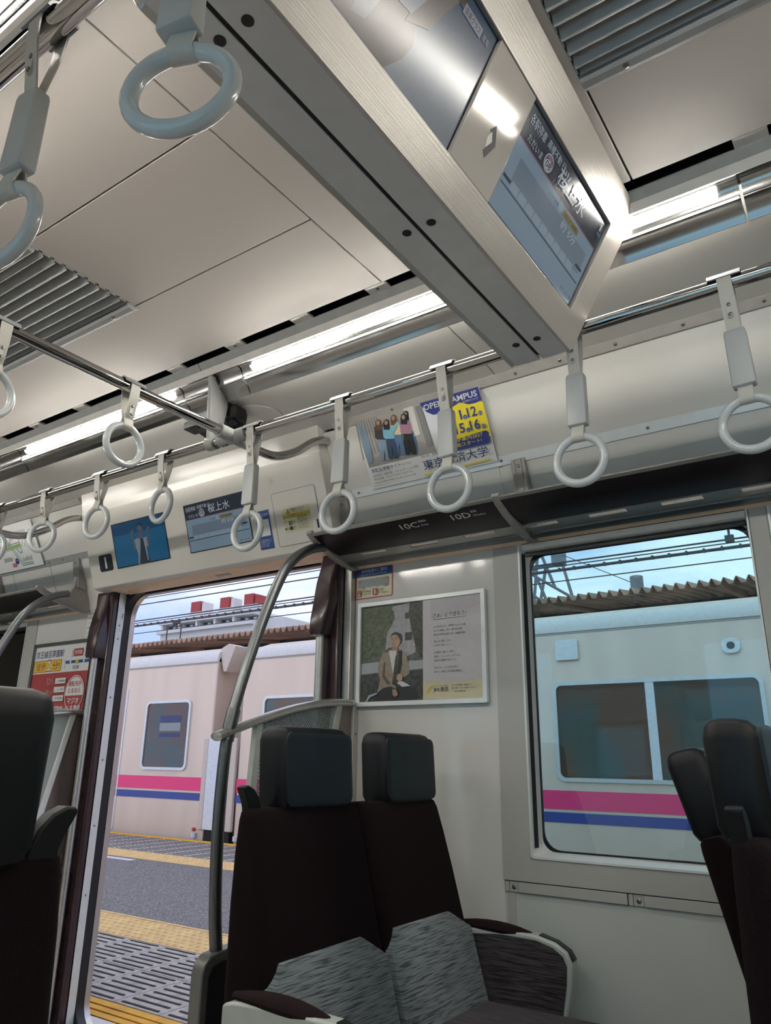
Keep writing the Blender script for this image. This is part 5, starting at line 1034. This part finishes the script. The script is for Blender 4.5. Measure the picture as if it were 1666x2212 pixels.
# overhead wires: y, z at the camera's x, thickness, label
def wires():
    defs = ((9.3, 3.005, 0.009, 'thin upper feeder wire above the opposite train'), (9.3, 2.965, 0.008, 'lower of the two close feeder wires'), (11.5, 3.52, 0.013, 'single wire between the feeder pair and the catenary'),
            (9.6, 2.61, 0.012, 'catenary messenger wire with vertical hangers above the opposite train'), (9.6, 2.565, 0.008, 'thin wire just under the messenger wire'), (9.6, 2.505, 0.021, 'thick clipped power cable under the catenary'), (14.5, 3.55, 0.012, 'lowest thin wire just above the corrugated roof'), (9.6, 3.245, 0.009, 'topmost thin wire under the door header'))
    for y, z, r, lab in defs:
        t = athing('overhead_wire', lab, 'wire', (-10, y, z), 'overhead wires')
        MB().cyl((-60, y, z), (20, y, z), r, 6).build('strand', 'wire', t)
        if r > 0.02:
            for k in range(120): MB().box(-22+0.21*k, -21.975+0.21*k, y-0.024, y+0.024, z-0.018, z+0.030).build('cable_clip', 'wire', t)
        if r == 0.012 and y < 10:
            for x in (-1.52, -7.9, -14.0): MB().cyl((x, y, z), (x, y, z+0.62), 0.016, 6).build('hanger', 'wire', t); MB().box(x-0.05, x+0.05, y-0.03, y+0.03, z-0.03, z+0.05).build('clamp', 'wire', t)
wires()
tw = athing('lattice_tower', 'grey steel lattice gantry at the upper left of the big window', 'tower', (-9.2, 22, -2.2))
def bar(a, c_, r, nm='brace'): MB().cyl(a, c_, r, 6).build(nm, 'tower_steel', tw)
X0, Y0, Z0 = -9.55, 22.0, 4.15
bar((X0-0.5, Y0, 2.5), (X0-0.5, Y0, 7.6), 0.06, 'column'); bar((X0-0.05, Y0, 2.5), (X0-0.05, Y0, 7.6), 0.05, 'column'); bar((X0-0.9, Y0, -2.2), (X0-0.9, Y0, 7.0), 0.07, 'column')
bar((X0-1.0, Y0, 6.45), (X0+1.15, Y0, 6.45), 0.07, 'crossbeam'); bar((X0-1.0, Y0, 5.90), (X0+1.25, Y0, 5.95), 0.07, 'crossbeam'); bar((X0-1.0, Y0, 4.95), (X0+1.5, Y0, 4.6), 0.05, 'crossbeam')
for a, c_ in (((X0-0.9, 6.4), (X0+2.3, 4.2)), ((X0-0.9, 5.9), (X0+1.2, 4.1)), ((X0+0.35, 6.6), (X0+0.05, 4.3)), ((X0+0.35, 6.6), (X0+0.85, 5.2)), ((X0+1.0, 6.5), (X0+1.55, 4.2)), ((X0-0.05, 5.9), (X0-0.95, 4.0)), ((X0-0.5, 5.9), (X0+0.4, 3.9)), ((X0+0.6, 6.0), (X0+0.25, 4.4)), ((X0+0.1, 6.0), (X0+0.7, 4.4)), ((X0-0.95, 5.0), (X0+0.1, 3.6))):
    bar((a[0], Y0, a[1]), (c_[0], Y0, c_[1]), 0.05)
MB().box(X0+0.2, X0+0.5, Y0-0.2, Y0+0.2, 6.45, 6.85).build('cap', 'tower_steel', tw); MB().box(X0+0.85, X0+1.2, Y0-0.2, Y0+0.2, 5.9, 6.7).build('insulator_box', 'tower_steel', tw)
bar((X0+1.2, Y0, 6.2), (X0+4.6, Y0-0.5, 4.3), 0.015, 'guy_wire')
# white building with three red rooftop boxes
bd = athing('white_building', 'long white building far behind the roof, seen through the doorway', 'building', (-80, 75, -2.2))
MB().box(-90.0, -71.2, 72, 90, -2.2, 17.3).build('block', 'building_white', bd); MB().box(-90.2, -71.0, 71.6, 90, 18.35, 18.85).build('parapet', 'building_white', bd); MB().box(-90.2, -71.0, 71.3, 72, 16.95, 17.45).build('balcony', 'building_white', bd); MB().box(-90.0, -71.2, 73.2, 90, 17.3, 18.4).build('roof_storey', 'building_white', bd)
MB().box(-71.2, -67.5, 74, 90, -2.2, 17.9).build('stair_block', 'building_white', bd)
for k in range(5):
    x = -89.6+3.7*k; w_ = MB().box(x, x+3.3, 73.1, 73.22, 17.45, 18.3).build('window_bay', 'building_glass', bd); MB().box(x-0.4, x, 71.9, 73.2, 17.3, 18.4).build('pier', 'building_white', bd)
    for j in range(4): MB().box(x+0.2+0.8*j, x+0.75+0.8*j, 73.0, 73.12, 17.5, 18.15).build('pane', 'train_white' if j % 2 else 'canopy_beam', w_)
for k, (xa, xb) in enumerate(((-84.2, -81.3), (-78.2, -75.5), (-73.5, -70.95))):
    u = athing('rooftop_box', ('left', 'middle', 'right')[k]+('most' if k != 1 else '')+' red rooftop box on the white building', 'rooftop box', ((xa+xb)/2, 74, 18.86), 'red rooftop boxes')
    MB().box(xa-0.1, xb+0.1, 72.1, 75, 18.86, 19.75).build('plinth', 'building_white', u); MB().box(xa, xa+(xb-xa)*0.68, 72.2, 74.6, 19.75, 21.3).build('cabinet', 'roof_red', u, bevel=0.05); MB().box(xa+(xb-xa)*0.72, xb-0.1, 72.4, 74.0, 19.75, 21.1).build('duct', 'building_white' if k != 2 else 'roof_red', u, bevel=0.05)
# small loop mast on the corrugated roof
mst = athing('roof_mast', 'small dark looped mast on the roof left of the white building', 'mast', (-15.2, 12.9, 2.8))
for x in (-16.25, -15.70): MB().cyl((x, 13.2, 2.8), (x, 13.2, 3.35), 0.018, 6).build('upright', 'wire', mst)
MB().tube(curve_pts([(-16.25, 13.2, 3.33), (-16.05, 13.2, 3.30), (-15.95, 13.2, 3.42), (-15.85, 13.2, 3.28), (-15.70, 13.2, 3.33)], 5), 0.016, 6).build('loop', 'wire', mst, smooth=True)
MB().box(-16.0, -15.8, 13.15, 13.25, 3.36, 3.46).build('mast_head', 'wire', mst)
